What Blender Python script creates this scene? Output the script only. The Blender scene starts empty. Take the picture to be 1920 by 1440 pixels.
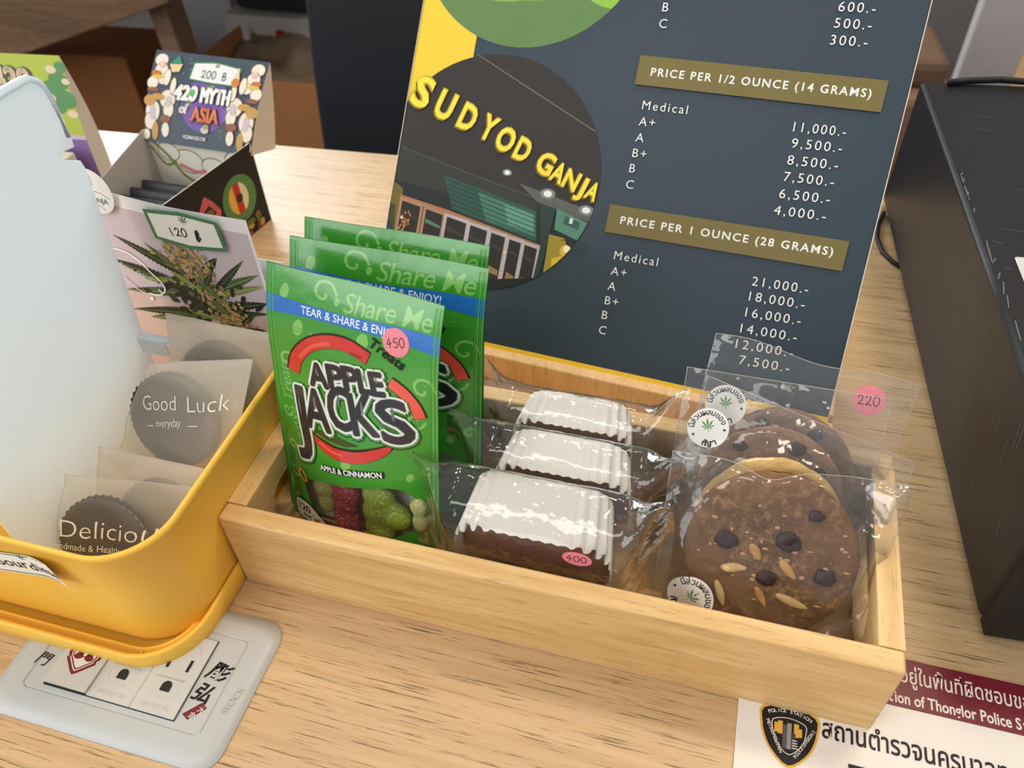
import bpy, bmesh, math, random
from mathutils import Vector, Matrix, noise
from mathutils.geometry import tessellate_polygon

# ------------------------------------------------------------------ camera, world, lights
SC = bpy.context.scene
COL = SC.collection
SC.view_settings.view_transform = 'Standard'
SC.view_settings.look = 'None'
SC.view_settings.gamma = 1.0
SC.view_settings.use_curve_mapping = False
SC.view_settings.exposure = 0.18
for k, val in (('transparent_max_bounces', 40), ('max_bounces', 12), ('transmission_bounces', 10),
               ('caustics_reflective', False), ('caustics_refractive', False), ('sample_clamp_indirect', 4.0)):
    try:
        setattr(SC.cycles, k, val)
    except Exception:
        pass

def make_camera():
    yaw, pitch, roll = 0.3072, 0.7783, -0.0497
    f = Vector((-math.sin(yaw) * math.cos(pitch), math.cos(yaw) * math.cos(pitch), -math.sin(pitch)))
    rt = Vector((math.cos(yaw), math.sin(yaw), 0))
    up = rt.cross(f)
    c, s = math.cos(roll), math.sin(roll)
    rt2, up2 = c * rt + s * up, c * up - s * rt
    cam = bpy.data.cameras.new('camera')
    cam.sensor_width = 36.0
    cam.lens = 1532.195 * 36 / 1920
    cam.clip_start = 0.01
    cam.clip_end = 50
    cam.dof.use_dof = True
    cam.dof.focus_distance = 0.47
    cam.dof.aperture_fstop = 11
    o = bpy.data.objects.new('camera', cam)
    COL.objects.link(o)
    m = Matrix((rt2, up2, -f)).transposed().to_4x4()
    m.translation = (0, 0, 0.4308)
    o.matrix_world = m
    SC.camera = o
make_camera()

def lin(c):
    c = c / 255.0
    return c / 12.92 if c <= 0.04045 else ((c + 0.055) / 1.055) ** 2.4
def rgb(r, g, b):
    return (lin(r), lin(g), lin(b), 1.0)

W = bpy.data.worlds.new('world')
SC.world = W
W.use_nodes = True
W.node_tree.nodes['Background'].inputs[0].default_value = rgb(226, 232, 240)
W.node_tree.nodes['Background'].inputs[1].default_value = 0.50

def area(name, loc, target, size, size_y, power, col):
    l = bpy.data.lights.new(name, 'AREA')
    l.shape = 'RECTANGLE'
    l.size, l.size_y = size, size_y
    l.energy = power
    l.color = col
    o = bpy.data.objects.new(name, l)
    COL.objects.link(o)
    o.location = loc
    d = Vector(target) - Vector(loc)
    o.rotation_euler = d.to_track_quat('-Z', 'Y').to_euler()
    return o
area('window_daylight', (-2.3, 2.3, 1.35), (-0.1, 0.3, 0.0), 1.7, 1.5, 80, (0.90, 0.95, 1.0))
area('ceiling_lamp_warm', (0.55, 1.0, 1.9), (0.0, 0.3, 0.0), 0.5, 0.3, 13, (1.0, 0.80, 0.56))
area('ceiling_lamp_front', (-0.5, -0.9, 2.0), (-0.1, 0.3, 0.0), 1.2, 0.5, 9, (1.0, 0.94, 0.85))
area('shop_window_front', (-1.7, -1.4, 1.0), (-0.1, 0.3, 0.1), 1.6, 1.3, 25, (0.96, 0.98, 1.0))
for i, (x, y) in enumerate(((-0.9, 0.5), (0.25, 0.1), (-0.2, 1.2), (0.9, -0.4))):
    area('added_sparkle_light', (x, y, 2.2), (x, y, 0), 0.24, 0.24, 2.6, (1.0, 0.88, 0.70))  # unseen small lights, added to put sparkles on the clear film

# ------------------------------------------------------------------ materials
MATS = {}
def new_mat(name):
    m = bpy.data.materials.new(name)
    m.use_nodes = True
    nt = m.node_tree
    for n in list(nt.nodes):
        nt.nodes.remove(n)
    out = nt.nodes.new('ShaderNodeOutputMaterial')
    return m, nt, out
def nd(nt, typ, **kw):
    n = nt.nodes.new(typ)
    for k, v in kw.items():
        if k.startswith('i_'):
            n.inputs[int(k[2:])].default_value = v
        else:
            setattr(n, k, v)
    return n
def plain(name, col, rough=0.5, spec=0.4, noise_amt=0.06, noise_scale=60.0, bump=0.0, bump_scale=200.0,
          coat=0.0, metallic=0.0, sss=0.0, trans=0.0):
    """principled material with a little procedural colour variation and optional bump"""
    if name in MATS:
        return MATS[name]
    m, nt, out = new_mat(name)
    p = nd(nt, 'ShaderNodeBsdfPrincipled')
    p.inputs['Roughness'].default_value = rough
    p.inputs['Specular IOR Level'].default_value = spec
    p.inputs['Metallic'].default_value = metallic
    p.inputs['Coat Weight'].default_value = coat
    p.inputs['Coat Roughness'].default_value = 0.12
    if sss:
        p.inputs['Subsurface Weight'].default_value = sss
        p.inputs['Subsurface Radius'].default_value = (0.004, 0.003, 0.002)
    c = rgb(*col)
    tc = nd(nt, 'ShaderNodeTexCoord')
    nz = nd(nt, 'ShaderNodeTexNoise')
    nz.inputs['Scale'].default_value = noise_scale
    nz.inputs['Detail'].default_value = 4
    nt.links.new(tc.outputs['Object'], nz.inputs['Vector'])
    mx = nd(nt, 'ShaderNodeMix', data_type='RGBA')
    mx.inputs[6].default_value = tuple(max(0, x * (1 - noise_amt)) for x in c[:3]) + (1,)
    mx.inputs[7].default_value = tuple(min(1, x * (1 + noise_amt)) for x in c[:3]) + (1,)
    nt.links.new(nz.outputs['Fac'], mx.inputs[0])
    nt.links.new(mx.outputs[2], p.inputs['Base Color'])
    if bump:
        bz = nd(nt, 'ShaderNodeTexNoise')
        bz.inputs['Scale'].default_value = bump_scale
        bz.inputs['Detail'].default_value = 5
        nt.links.new(tc.outputs['Object'], bz.inputs['Vector'])
        bp = nd(nt, 'ShaderNodeBump')
        bp.inputs['Strength'].default_value = bump
        bp.inputs['Distance'].default_value = 0.001
        nt.links.new(bz.outputs['Fac'], bp.inputs['Height'])
        nt.links.new(bp.outputs['Normal'], p.inputs['Normal'])
    if trans:
        tr = nd(nt, 'ShaderNodeBsdfTranslucent')
        tr.inputs[0].default_value = c
        ms = nd(nt, 'ShaderNodeMixShader')
        ms.inputs[0].default_value = trans
        nt.links.new(p.outputs[0], ms.inputs[1])
        nt.links.new(tr.outputs[0], ms.inputs[2])
        nt.links.new(ms.outputs[0], out.inputs[0])
    else:
        nt.links.new(p.outputs[0], out.inputs[0])
    MATS[name] = m
    return m

def wood(name, base, dark, along, pores=0.5, rough=0.45, scale=1.0, rot=0.0, pore_dark=0.45):
    """laminate / rubberwood grain running along an axis: along = (sx, sy, sz) texture scales"""
    if name in MATS:
        return MATS[name]
    m, nt, out = new_mat(name)
    p = nd(nt, 'ShaderNodeBsdfPrincipled')
    p.inputs['Roughness'].default_value = rough
    p.inputs['Specular IOR Level'].default_value = 0.45
    tc = nd(nt, 'ShaderNodeTexCoord')
    mp = nd(nt, 'ShaderNodeMapping')
    mp.inputs['Scale'].default_value = along
    mp.inputs['Rotation'].default_value = (0, 0, rot)
    nt.links.new(tc.outputs['Object'], mp.inputs['Vector'])
    n1 = nd(nt, 'ShaderNodeTexNoise')
    n1.inputs['Scale'].default_value = 1.0 * scale
    n1.inputs['Detail'].default_value = 5
    n1.inputs['Distortion'].default_value = 0.6
    nt.links.new(mp.outputs[0], n1.inputs['Vector'])
    n2 = nd(nt, 'ShaderNodeTexNoise')
    n2.inputs['Scale'].default_value = 4.6 * scale
    n2.inputs['Detail'].default_value = 4
    n2.inputs['Roughness'].default_value = 0.72
    nt.links.new(mp.outputs[0], n2.inputs['Vector'])
    r1 = nd(nt, 'ShaderNodeValToRGB')
    r1.color_ramp.elements[0].position = 0.3
    r1.color_ramp.elements[0].color = rgb(*dark)
    r1.color_ramp.elements[1].position = 0.68
    r1.color_ramp.elements[1].color = rgb(*base)
    nt.links.new(n1.outputs['Fac'], r1.inputs[0])
    r2 = nd(nt, 'ShaderNodeValToRGB')
    r2.color_ramp.elements[0].position = 0.36
    r2.color_ramp.elements[0].color = (pore_dark, pore_dark * 0.9, pore_dark * 0.8, 1)
    r2.color_ramp.elements[1].position = 0.44
    r2.color_ramp.elements[1].color = (1, 1, 1, 1)
    nt.links.new(n2.outputs['Fac'], r2.inputs[0])
    mx = nd(nt, 'ShaderNodeMix', data_type='RGBA', blend_type='MULTIPLY')
    mx.inputs[0].default_value = pores
    nt.links.new(r1.outputs[0], mx.inputs[6])
    nt.links.new(r2.outputs[0], mx.inputs[7])
    nt.links.new(mx.outputs[2], p.inputs['Base Color'])
    bp = nd(nt, 'ShaderNodeBump')
    bp.inputs['Strength'].default_value = 0.25
    bp.inputs['Distance'].default_value = 0.0004
    nt.links.new(n2.outputs['Fac'], bp.inputs['Height'])
    nt.links.new(bp.outputs['Normal'], p.inputs['Normal'])
    nt.links.new(p.outputs[0], out.inputs[0])
    MATS[name] = m
    return m

def film(name, haze=0.05, gloss=0.5, tint=(0.97, 0.97, 0.96), haze_col=(235, 232, 226), rough=0.07, bump=0.35, bscale=70.0):
    """clear cellophane: see-through sheet with fresnel gloss, a trace of haze and fine crinkles"""
    if name in MATS:
        return MATS[name]
    m, nt, out = new_mat(name)
    tc = nd(nt, 'ShaderNodeTexCoord')
    nz = nd(nt, 'ShaderNodeTexNoise')
    nz.inputs['Scale'].default_value = bscale
    nz.inputs['Detail'].default_value = 3
    nt.links.new(tc.outputs['Object'], nz.inputs['Vector'])
    bp = nd(nt, 'ShaderNodeBump')
    bp.inputs['Strength'].default_value = bump
    bp.inputs['Distance'].default_value = 0.004
    nt.links.new(nz.outputs['Fac'], bp.inputs['Height'])
    tr = nd(nt, 'ShaderNodeBsdfTransparent')
    tr.inputs[0].default_value = tint + (1,)
    gl = nd(nt, 'ShaderNodeBsdfGlossy')
    gl.inputs['Roughness'].default_value = rough
    nt.links.new(bp.outputs[0], gl.inputs['Normal'])
    lw = nd(nt, 'ShaderNodeLayerWeight')
    lw.inputs[0].default_value = 0.22
    nt.links.new(bp.outputs[0], lw.inputs['Normal'])
    mu = nd(nt, 'ShaderNodeMath', operation='MULTIPLY_ADD')
    mu.inputs[1].default_value = gloss
    mu.inputs[2].default_value = 0.06
    nt.links.new(lw.outputs['Fresnel'], mu.inputs[0])
    df = nd(nt, 'ShaderNodeBsdfDiffuse')
    df.inputs[0].default_value = rgb(*haze_col)
    tl = nd(nt, 'ShaderNodeBsdfTranslucent')
    tl.inputs[0].default_value = rgb(*haze_col)
    hz = nd(nt, 'ShaderNodeMixShader')
    hz.inputs[0].default_value = 0.45
    nt.links.new(df.outputs[0], hz.inputs[1])
    nt.links.new(tl.outputs[0], hz.inputs[2])
    m1 = nd(nt, 'ShaderNodeMixShader')
    m1.inputs[0].default_value = haze
    nt.links.new(tr.outputs[0], m1.inputs[1])
    nt.links.new(hz.outputs[0], m1.inputs[2])
    m2 = nd(nt, 'ShaderNodeMixShader')
    nt.links.new(mu.outputs[0], m2.inputs[0])
    nt.links.new(m1.outputs[0], m2.inputs[1])
    nt.links.new(gl.outputs[0], m2.inputs[2])
    nt.links.new(m2.outputs[0], out.inputs[0])
    MATS[name] = m
    return m

def speckled(name, base, spots, scale, lo, hi, rough=0.6, bump=0.5, sss=0.0, rough2=True, dist=0.0008, base2=None):
    """base colour with sugar / crumb speckles and a bumpy surface"""
    if name in MATS:
        return MATS[name]
    m, nt, out = new_mat(name)
    p = nd(nt, 'ShaderNodeBsdfPrincipled')
    p.inputs['Roughness'].default_value = rough
    if sss:
        p.inputs['Subsurface Weight'].default_value = sss
        p.inputs['Subsurface Radius'].default_value = (0.005, 0.004, 0.002)
    tc = nd(nt, 'ShaderNodeTexCoord')
    n1 = nd(nt, 'ShaderNodeTexNoise')
    n1.inputs['Scale'].default_value = scale
    n1.inputs['Detail'].default_value = 6
    n1.inputs['Roughness'].default_value = 0.7
    nt.links.new(tc.outputs['Object'], n1.inputs['Vector'])
    r = nd(nt, 'ShaderNodeValToRGB')
    r.color_ramp.elements[0].position = lo
    r.color_ramp.elements[0].color = rgb(*base)
    r.color_ramp.elements[1].position = hi
    r.color_ramp.elements[1].color = rgb(*spots)
    nt.links.new(n1.outputs['Fac'], r.inputs[0])
    if base2:
        n3 = nd(nt, 'ShaderNodeTexNoise')
        n3.inputs['Scale'].default_value = scale * 0.12
        n3.inputs['Detail'].default_value = 4
        nt.links.new(tc.outputs['Object'], n3.inputs['Vector'])
        rr = nd(nt, 'ShaderNodeValToRGB')
        rr.color_ramp.elements[0].position = 0.42
        rr.color_ramp.elements[1].position = 0.62
        nt.links.new(n3.outputs['Fac'], rr.inputs[0])
        mx = nd(nt, 'ShaderNodeMix', data_type='RGBA')
        nt.links.new(rr.outputs[0], mx.inputs[0])
        nt.links.new(r.outputs[0], mx.inputs[6])
        mx.inputs[7].default_value = rgb(*base2)
        nt.links.new(mx.outputs[2], p.inputs['Base Color'])
    else:
        nt.links.new(r.outputs[0], p.inputs['Base Color'])
    bp = nd(nt, 'ShaderNodeBump')
    bp.inputs['Strength'].default_value = bump
    bp.inputs['Distance'].default_value = dist
    nt.links.new(n1.outputs['Fac'], bp.inputs['Height'])
    nt.links.new(bp.outputs['Normal'], p.inputs['Normal'])
    nt.links.new(p.outputs[0], out.inputs[0])
    MATS[name] = m
    return m

def ink(r, g, b, rough=0.5, spec=0.3, coat=0.0):
    return plain('ink_%d_%d_%d_%d_%d' % (r, g, b, int(rough * 100), int(coat * 100)), (r, g, b), rough, spec, 0.03, 40, coat=coat)

# ------------------------------------------------------------------ mesh builder
class MB:
    def __init__(self):
        self.v, self.f, self.mi, self.sm, self.mats = [], [], [], [], []
    def mat(self, m):
        if m not in self.mats:
            self.mats.append(m)
        return self.mats.index(m)
    def add(self, vs, fs, m, smooth=False):
        o = len(self.v)
        i = self.mat(m)
        self.v += [Vector(p) for p in vs]
        for f in fs:
            self.f.append([o + k for k in f])
            self.mi.append(i)
            self.sm.append(smooth)
        return self
    def bm(self, bm, m, smooth=False, mtx=None):
        bm.verts.ensure_lookup_table()
        bm.verts.index_update()
        vs = [(mtx @ v.co if mtx else v.co.copy()) for v in bm.verts]
        fs = [[v.index for v in f.verts] for f in bm.faces]
        self.add(vs, fs, m, smooth)
        bm.free()
        return self
    def box(self, lo, hi, m, bevel=0.0, seg=2, mtx=None):
        bm = bmesh.new()
        bmesh.ops.create_cube(bm, size=1)
        for v in bm.verts:
            v.co = Vector([(lo[k] + hi[k]) / 2 + v.co[k] * (hi[k] - lo[k]) for k in range(3)])
        if bevel:
            bmesh.ops.bevel(bm, geom=bm.edges[:] + bm.verts[:], offset=bevel, segments=seg, affect='EDGES', profile=0.5)
        return self.bm(bm, m, False, mtx)
    def loft(self, rings, m, smooth=True, cap0=False, cap1=False):
        n = len(rings[0])
        vs = [p for r in rings for p in r]
        fs = []
        for a in range(len(rings) - 1):
            for k in range(n):
                k2 = (k + 1) % n
                fs.append([a * n + k, a * n + k2, (a + 1) * n + k2, (a + 1) * n + k])
        if cap0:
            fs.append([k for k in range(n)][::-1])
        if cap1:
            fs.append([(len(rings) - 1) * n + k for k in range(n)])
        return self.add(vs, fs, m, smooth)
    def grid(self, fn, nu, nv, m, smooth=True, keep=None):
        vs = [fn(i / nu, j / nv) for j in range(nv + 1) for i in range(nu + 1)]
        fs = []
        for j in range(nv):
            for i in range(nu):
                if keep and not keep((i + .5) / nu, (j + .5) / nv):
                    continue
                fs.append([j * (nu + 1) + i, j * (nu + 1) + i + 1, (j + 1) * (nu + 1) + i + 1, (j + 1) * (nu + 1) + i])
        return self.add(vs, fs, m, smooth)
    def tube(self, pts, r, m, n=8, caps=True):
        pts = [Vector(p) for p in pts]
        rings = []
        up = Vector((0, 0, 1))
        for i, p in enumerate(pts):
            t = (pts[min(i + 1, len(pts) - 1)] - pts[max(i - 1, 0)]).normalized()
            s = t.cross(up)
            if s.length < 1e-4:
                s = t.cross(Vector((1, 0, 0)))
            s.normalize()
            w = s.cross(t)
            rr = r[i] if isinstance(r, (list, tuple)) else r
            rings.append([p + (s * math.cos(2 * math.pi * k / n) + w * math.sin(2 * math.pi * k / n)) * rr for k in range(n)])
        return self.loft(rings, m, True, caps, caps)
    def obj(self, name, parent=None, origin=None):
        base = Vector(origin) if origin is not None else Vector((0, 0, 0))
        if parent is not None:
            base = Vector(parent.get('_base', (0, 0, 0)))
            if parent.type == 'MESH' and origin is None:
                base = Vector(parent.get('_base', (0, 0, 0)))
        me = bpy.data.meshes.new(name)
        me.from_pydata([tuple(v - base) for v in self.v], [], self.f)
        for m in self.mats:
            me.materials.append(m)
        me.polygons.foreach_set('material_index', self.mi)
        me.polygons.foreach_set('use_smooth', self.sm)
        me.update()
        o = bpy.data.objects.new(name, me)
        COL.objects.link(o)
        if parent is not None:
            o.parent = parent
        else:
            o.location = base
        o['_base'] = tuple(base)
        ALL.append(o)
        return o
ALL = []
def tag(o, label, cat, group=None, kind=None):
    o['label'] = label
    o['category'] = cat
    if group:
        o['group'] = group
    if kind:
        o['kind'] = kind
    return o
def thing(name, label, cat, loc=(0, 0, 0), group=None):
    o = bpy.data.objects.new(name, None)
    o.empty_display_size = 0.02
    COL.objects.link(o)
    o.location = loc
    o['_base'] = tuple(loc)
    ALL.append(o)
    return tag(o, label, cat, group)
def structure(o, label=None):
    o['kind'] = 'structure'
    if label:
        o['label'] = label
    return o

# ------------------------------------------------------------------ flat artwork laid on surfaces
def plane(O, a, b):
    O, a, b = Vector(O), Vector(a), Vector(b)
    n = a.cross(b).normalized()
    return lambda x, y, off=0.0: O + a * x + b * y + n * off
def frame(x, y, z, yaw, lean):
    a = Vector((math.cos(yaw), math.sin(yaw), 0))
    back = Vector((-math.sin(yaw), math.cos(yaw), 0))
    b = Vector((0, 0, 1)) * math.cos(lean) + back * math.sin(lean)
    return Vector((x, y, z)), a, b
TEXT_CACHE = {}
def text_mesh(s, bold=0.0, shear=0.0, space=1.0):
    key = (s, round(bold, 4), shear, space)
    if key in TEXT_CACHE:
        return TEXT_CACHE[key]
    cu = bpy.data.curves.new('lettering', 'FONT')
    cu.body = s
    cu.size = 1.0
    cu.offset = bold
    cu.shear = shear
    cu.space_character = space
    cu.resolution_u = 3
    cu.fill_mode = 'FRONT'
    ob = bpy.data.objects.new('lettering', cu)
    COL.objects.link(ob)
    dg = bpy.context.evaluated_depsgraph_get()
    dg.update()
    me = bpy.data.meshes.new_from_object(ob.evaluated_get(dg))
    vs = [(v.co.x, v.co.y) for v in me.vertices]
    fs = [list(p.vertices) for p in me.polygons]
    bpy.data.objects.remove(ob)
    bpy.data.curves.remove(cu)
    bpy.data.meshes.remove(me)
    TEXT_CACHE[key] = (vs, fs)
    return vs, fs
def ellipse(cx, cy, rx, ry, n=40, rot=0.0):
    c, s = math.cos(rot), math.sin(rot)
    out = []
    for k in range(n):
        t = 2 * math.pi * k / n
        x, y = rx * math.cos(t), ry * math.sin(t)
        out.append((cx + c * x - s * y, cy + s * x + c * y))
    return out
def smooth_line(pts, k=6, closed=False):
    n = len(pts)
    if n < 3:
        return list(pts)
    out = []
    rng = range(n) if closed else range(n - 1)
    g = (lambda i: pts[i % n]) if closed else (lambda i: pts[max(0, min(n - 1, i))])
    for i in rng:
        p0, p1, p2, p3 = g(i - 1), g(i), g(i + 1), g(i + 2)
        for q in range(k):
            t = q / k
            out.append(tuple(0.5 * (2 * p1[d] + (p2[d] - p0[d]) * t + (2 * p0[d] - 5 * p1[d] + 4 * p2[d] - p3[d]) * t * t
                                    + (3 * p1[d] - p0[d] - 3 * p2[d] + p3[d]) * t ** 3) for d in range(2)))
    if not closed:
        out.append(tuple(pts[-1]))
    return out
def clip_convex(poly, clip):
    """Sutherland-Hodgman against a counter-clockwise convex outline"""
    out = list(poly)
    for i in range(len(clip)):
        a, b = clip[i], clip[(i + 1) % len(clip)]
        src, out = out, []
        ins = lambda p: (b[0] - a[0]) * (p[1] - a[1]) - (b[1] - a[1]) * (p[0] - a[0]) >= 0
        for k in range(len(src)):
            p, q = src[k], src[(k + 1) % len(src)]
            ip, iq = ins(p), ins(q)
            if ip:
                out.append(p)
            if ip != iq:
                dx, dy = q[0] - p[0], q[1] - p[1]
                ex, ey = b[0] - a[0], b[1] - a[1]
                den = ex * dy - ey * dx
                t = (ex * (a[1] - p[1]) - ey * (a[0] - p[0])) / den if abs(den) > 1e-15 else 0
                out.append((p[0] + dx * t, p[1] + dy * t))
        if not out:
            return []
    return out
class Art:
    """prints thin coloured layers on a surface fn(x, y, off); L = longest edge kept on curved surfaces"""
    def __init__(self, mb, surf, L=None, start=0.00006, step=0.000018, clip=None):
        self.mb, self.s, self.L, self.off, self.step, self.clip = mb, surf, L, start, step, clip
    def raw(self, vs, fs, m, raise_=True, smooth=None):
        if raise_:
            self.off += self.step
        if self.L:
            vs, fs = refine(vs, fs, self.L)
        self.mb.add([self.s(x, y, self.off) for x, y in vs], fs, m, bool(self.L) if smooth is None else smooth)
    def poly(self, pts, m, raise_=True):
        if self.clip:
            pts = clip_convex(pts, self.clip)
        if len(pts) < 3:
            return
        tris = tessellate_polygon([[Vector((x, y, 0)) for x, y in pts]])
        fs = []
        for t in tris:
            (x0, y0), (x1, y1), (x2, y2) = pts[t[0]], pts[t[1]], pts[t[2]]
            ar = (x1 - x0) * (y2 - y0) - (x2 - x0) * (y1 - y0)
            if abs(ar) < 1e-14:
                continue
            fs.append(list(t) if ar > 0 else [t[0], t[2], t[1]])
        self.raw(list(pts), fs, m, raise_)
    def holed(self, outer, inner, m):
        tris = tessellate_polygon([[Vector((x, y, 0)) for x, y in outer], [Vector((x, y, 0)) for x, y in inner]])
        pts = list(outer) + list(inner)
        fs = []
        for t in tris:
            (x0, y0), (x1, y1), (x2, y2) = pts[t[0]], pts[t[1]], pts[t[2]]
            ar = (x1 - x0) * (y2 - y0) - (x2 - x0) * (y1 - y0)
            if abs(ar) > 1e-14:
                fs.append(list(t) if ar > 0 else [t[0], t[2], t[1]])
        self.raw(pts, fs, m)
    def rect(self, x0, y0, x1, y1, m):
        self.poly([(x0, y0), (x1, y0), (x1, y1), (x0, y1)], m)
    def disc(self, cx, cy, rx, m, ry=None, rot=0.0, n=40, raise_=True):
        self.poly(ellipse(cx, cy, rx, ry or rx, n, rot), m, raise_)
    def line(self, pts, w, m, smooth=True, closed=False, taper=False, raise_=True):
        if smooth:
            pts = smooth_line(pts, 5, closed)
        n = len(pts)
        vs, fs = [], []
        for i, p in enumerate(pts):
            q0 = pts[(i - 1) % n] if closed else pts[max(0, i - 1)]
            q1 = pts[(i + 1) % n] if closed else pts[min(n - 1, i + 1)]
            dx, dy = q1[0] - q0[0], q1[1] - q0[1]
            l = math.hypot(dx, dy) or 1
            ww = w / 2
            if taper:
                ww *= max(0.08, math.sin(math.pi * min(1, (i + .3) / n)) ** 0.6)
            vs += [(p[0] - dy / l * ww, p[1] + dx / l * ww), (p[0] + dy / l * ww, p[1] - dx / l * ww)]
        for i in range(n if closed else n - 1):
            a, b = 2 * i, 2 * ((i + 1) % n)
            fs.append([a, a + 1, b + 1, b])
        self.raw(vs, fs, m, raise_)
    def text(self, s, x, y, size, m, bold=0.0, shear=0.0, space=1.0, rot=0.0, align='l', width=None, sx=1.0, shape=None, raise_=True):
        vs, fs = text_mesh(s, bold, shear, space)
        if not vs:
            return
        x0, x1 = min(v[0] for v in vs), max(v[0] for v in vs)
        k = size * sx
        if width:
            k = width / (x1 - x0)
        ox = {'l': x0, 'c': (x0 + x1) / 2, 'r': x1}[align]
        c, sn = math.cos(rot), math.sin(rot)
        out = []
        for vx, vy in vs:
            px, py = (vx - ox) * k, vy * size
            if shape:
                px, py = shape(px, py)
            out.append((x + c * px - sn * py, y + sn * px + c * py))
        self.raw(out, fs, m, raise_)
    def fat(self, s, x, y, size, m, r, rot=0.0, width=None, shear=0.0, n=10, first=True):
        """lettering thickened evenly by r: an outline layer under the lettering"""
        for k in range(n):
            t = 2 * math.pi * k / n
            self.text(s, x + r * math.cos(t), y + r * math.sin(t), size, m, 0, shear, rot=rot, align='c', width=width, raise_=(first and k == 0))
    def arc_text(self, s, cx, cy, r, a0, a1, size, m, bold=0.0, inward=False):
        n = len(s)
        for i, ch in enumerate(s):
            if ch == ' ':
                continue
            t = a0 + (a1 - a0) * (i + .5) / n
            rot = t - math.pi / 2 if not inward else t + math.pi / 2
            self.text(ch, cx + r * math.cos(t), cy + r * math.sin(t), size, m, bold, rot=rot, align='c', raise_=(i == 0))
    def leaf(self, cx, cy, r, m, rot=0.0):
        """seven-fingered hemp leaf"""
        first = True
        for ang, l in ((0, 1), (35, .92), (-35, .92), (70, .7), (-70, .7), (108, .42), (-108, .42)):
            t = math.radians(90 + ang) + rot
            dx, dy = math.cos(t), math.sin(t)
            pts = []
            for q, w in ((0, .0), (.25, .055), (.55, .1), (.8, .06), (1, 0), (.8, -.06), (.55, -.1), (.25, -.055)):
                pts.append((cx + r * l * (dx * q - dy * w), cy + r * l * (dy * q + dx * w)))
            self.poly(pts, m, first)
            first = False
        self.line([(cx, cy), (cx - r * .4 * math.cos(math.radians(90) + rot), cy - r * .4 * math.sin(math.radians(90) + rot))], r * .05, m, False)
STROKES = {
    '0': [[(.3, 1), (.08, .75), (.05, .35), (.22, .03), (.45, .1), (.58, .5), (.5, .85), (.3, 1), (.22, .92)]],
    '1': [[(.2, 1), (.24, .5), (.34, 0)]],
    '2': [[(.03, .72), (.2, .98), (.45, .85), (.4, .5), (.08, .06), (.3, .14), (.62, .04)]],
    '4': [[(.4, 1), (.05, .4), (.3, .38), (.62, .46)], [(.42, .75), (.36, .35), (.34, 0)]],
    '5': [[(.6, .96), (.22, .93), (.14, .55), (.4, .6), (.56, .34), (.36, .03), (.06, .1)]],
    'B': [[(.12, 1), (.1, .5), (.1, 0)], [(.05, .97), (.4, .95), (.45, .68), (.14, .52), (.5, .42), (.52, .1), (.05, 0)]],
    '฿': [[(.12, 1), (.1, .5), (.1, 0)], [(.05, .97), (.4, .95), (.45, .68), (.14, .52), (.5, .42), (.52, .1), (.05, 0)],
          [(.2, 1.2), (.22, -.2)], [(.34, 1.2), (.36, -.2)], [(.26, 1.1), (.28, -.1)]],
}
def handwrite(art, s, x, y, h, w, m, rot=0.0, adv=0.75):
    c, sn = math.cos(rot), math.sin(rot)
    px = 0
    for ch in s:
        if ch != ' ':
            for st in STROKES[ch]:
                art.line([(x + c * (px + a * h) - sn * b * h, y + sn * (px + a * h) + c * b * h) for a, b in st], w, m)
        px += h * (adv if ch != ' ' else 0.5)
def refine(vs, fs, L):
    bm = bmesh.new()
    bv = [bm.verts.new((x, y, 0)) for x, y in vs]
    for f in fs:
        try:
            bm.faces.new([bv[k] for k in f])
        except ValueError:
            pass
    bmesh.ops.triangulate(bm, faces=bm.faces[:])
    for _ in range(13):
        es = [e for e in bm.edges if e.calc_length() > L]
        if not es:
            break
        bmesh.ops.subdivide_edges(bm, edges=es, cuts=1)
        bmesh.ops.triangulate(bm, faces=[f for f in bm.faces if len(f.verts) > 3])
    bm.verts.index_update()
    out = [(v.co.x, v.co.y) for v in bm.verts]
    of = []
    for f in bm.faces:
        ids = [v.index for v in f.verts]
        (x0, y0), (x1, y1), (x2, y2) = (out[k] for k in ids)
        of.append(ids if (x1 - x0) * (y2 - y0) - (x2 - x0) * (y1 - y0) > 0 else ids[::-1])
    bm.free()
    return out, of
def rrect(x0, x1, y0, y1, r, n=8):
    out = []
    for cx, cy, a in ((x1 - r, y0 + r, -90), (x1 - r, y1 - r, 0), (x0 + r, y1 - r, 90), (x0 + r, y0 + r, 180)):
        for k in range(n + 1):
            t = math.radians(a + 90 * k / n)
            out.append((cx + r * math.cos(t), cy + r * math.sin(t)))
    return out
def slab(mb, outline, z0, z1, m, top=True, bevel=0.0):
    """extruded flat outline (counter-clockwise), optional chamfer ring"""
    if bevel:
        cx = sum(p[0] for p in outline) / len(outline)
        cy = sum(p[1] for p in outline) / len(outline)
        ins = []
        n = len(outline)
        for i, p in enumerate(outline):
            q0, q1 = outline[i - 1], outline[(i + 1) % n]
            dx, dy = q1[0] - q0[0], q1[1] - q0[1]
            l = math.hypot(dx, dy) or 1
            ins.append((p[0] - dy / l * bevel, p[1] + dx / l * bevel))
        rings = [[(x, y, z0) for x, y in outline], [(x, y, z1 - bevel) for x, y in outline], [(x, y, z1) for x, y in ins]]
    else:
        rings = [[(x, y, z0) for x, y in outline], [(x, y, z1) for x, y in outline]]
    mb.loft(rings, m, False, True, top)
def fbm(x, y, z, s=1.0):
    return noise.noise(Vector((x * s, y * s, z * s)))
X, Y, Z = Vector((1, 0, 0)), Vector((0, 1, 0)), Vector((0, 0, 1))
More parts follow.
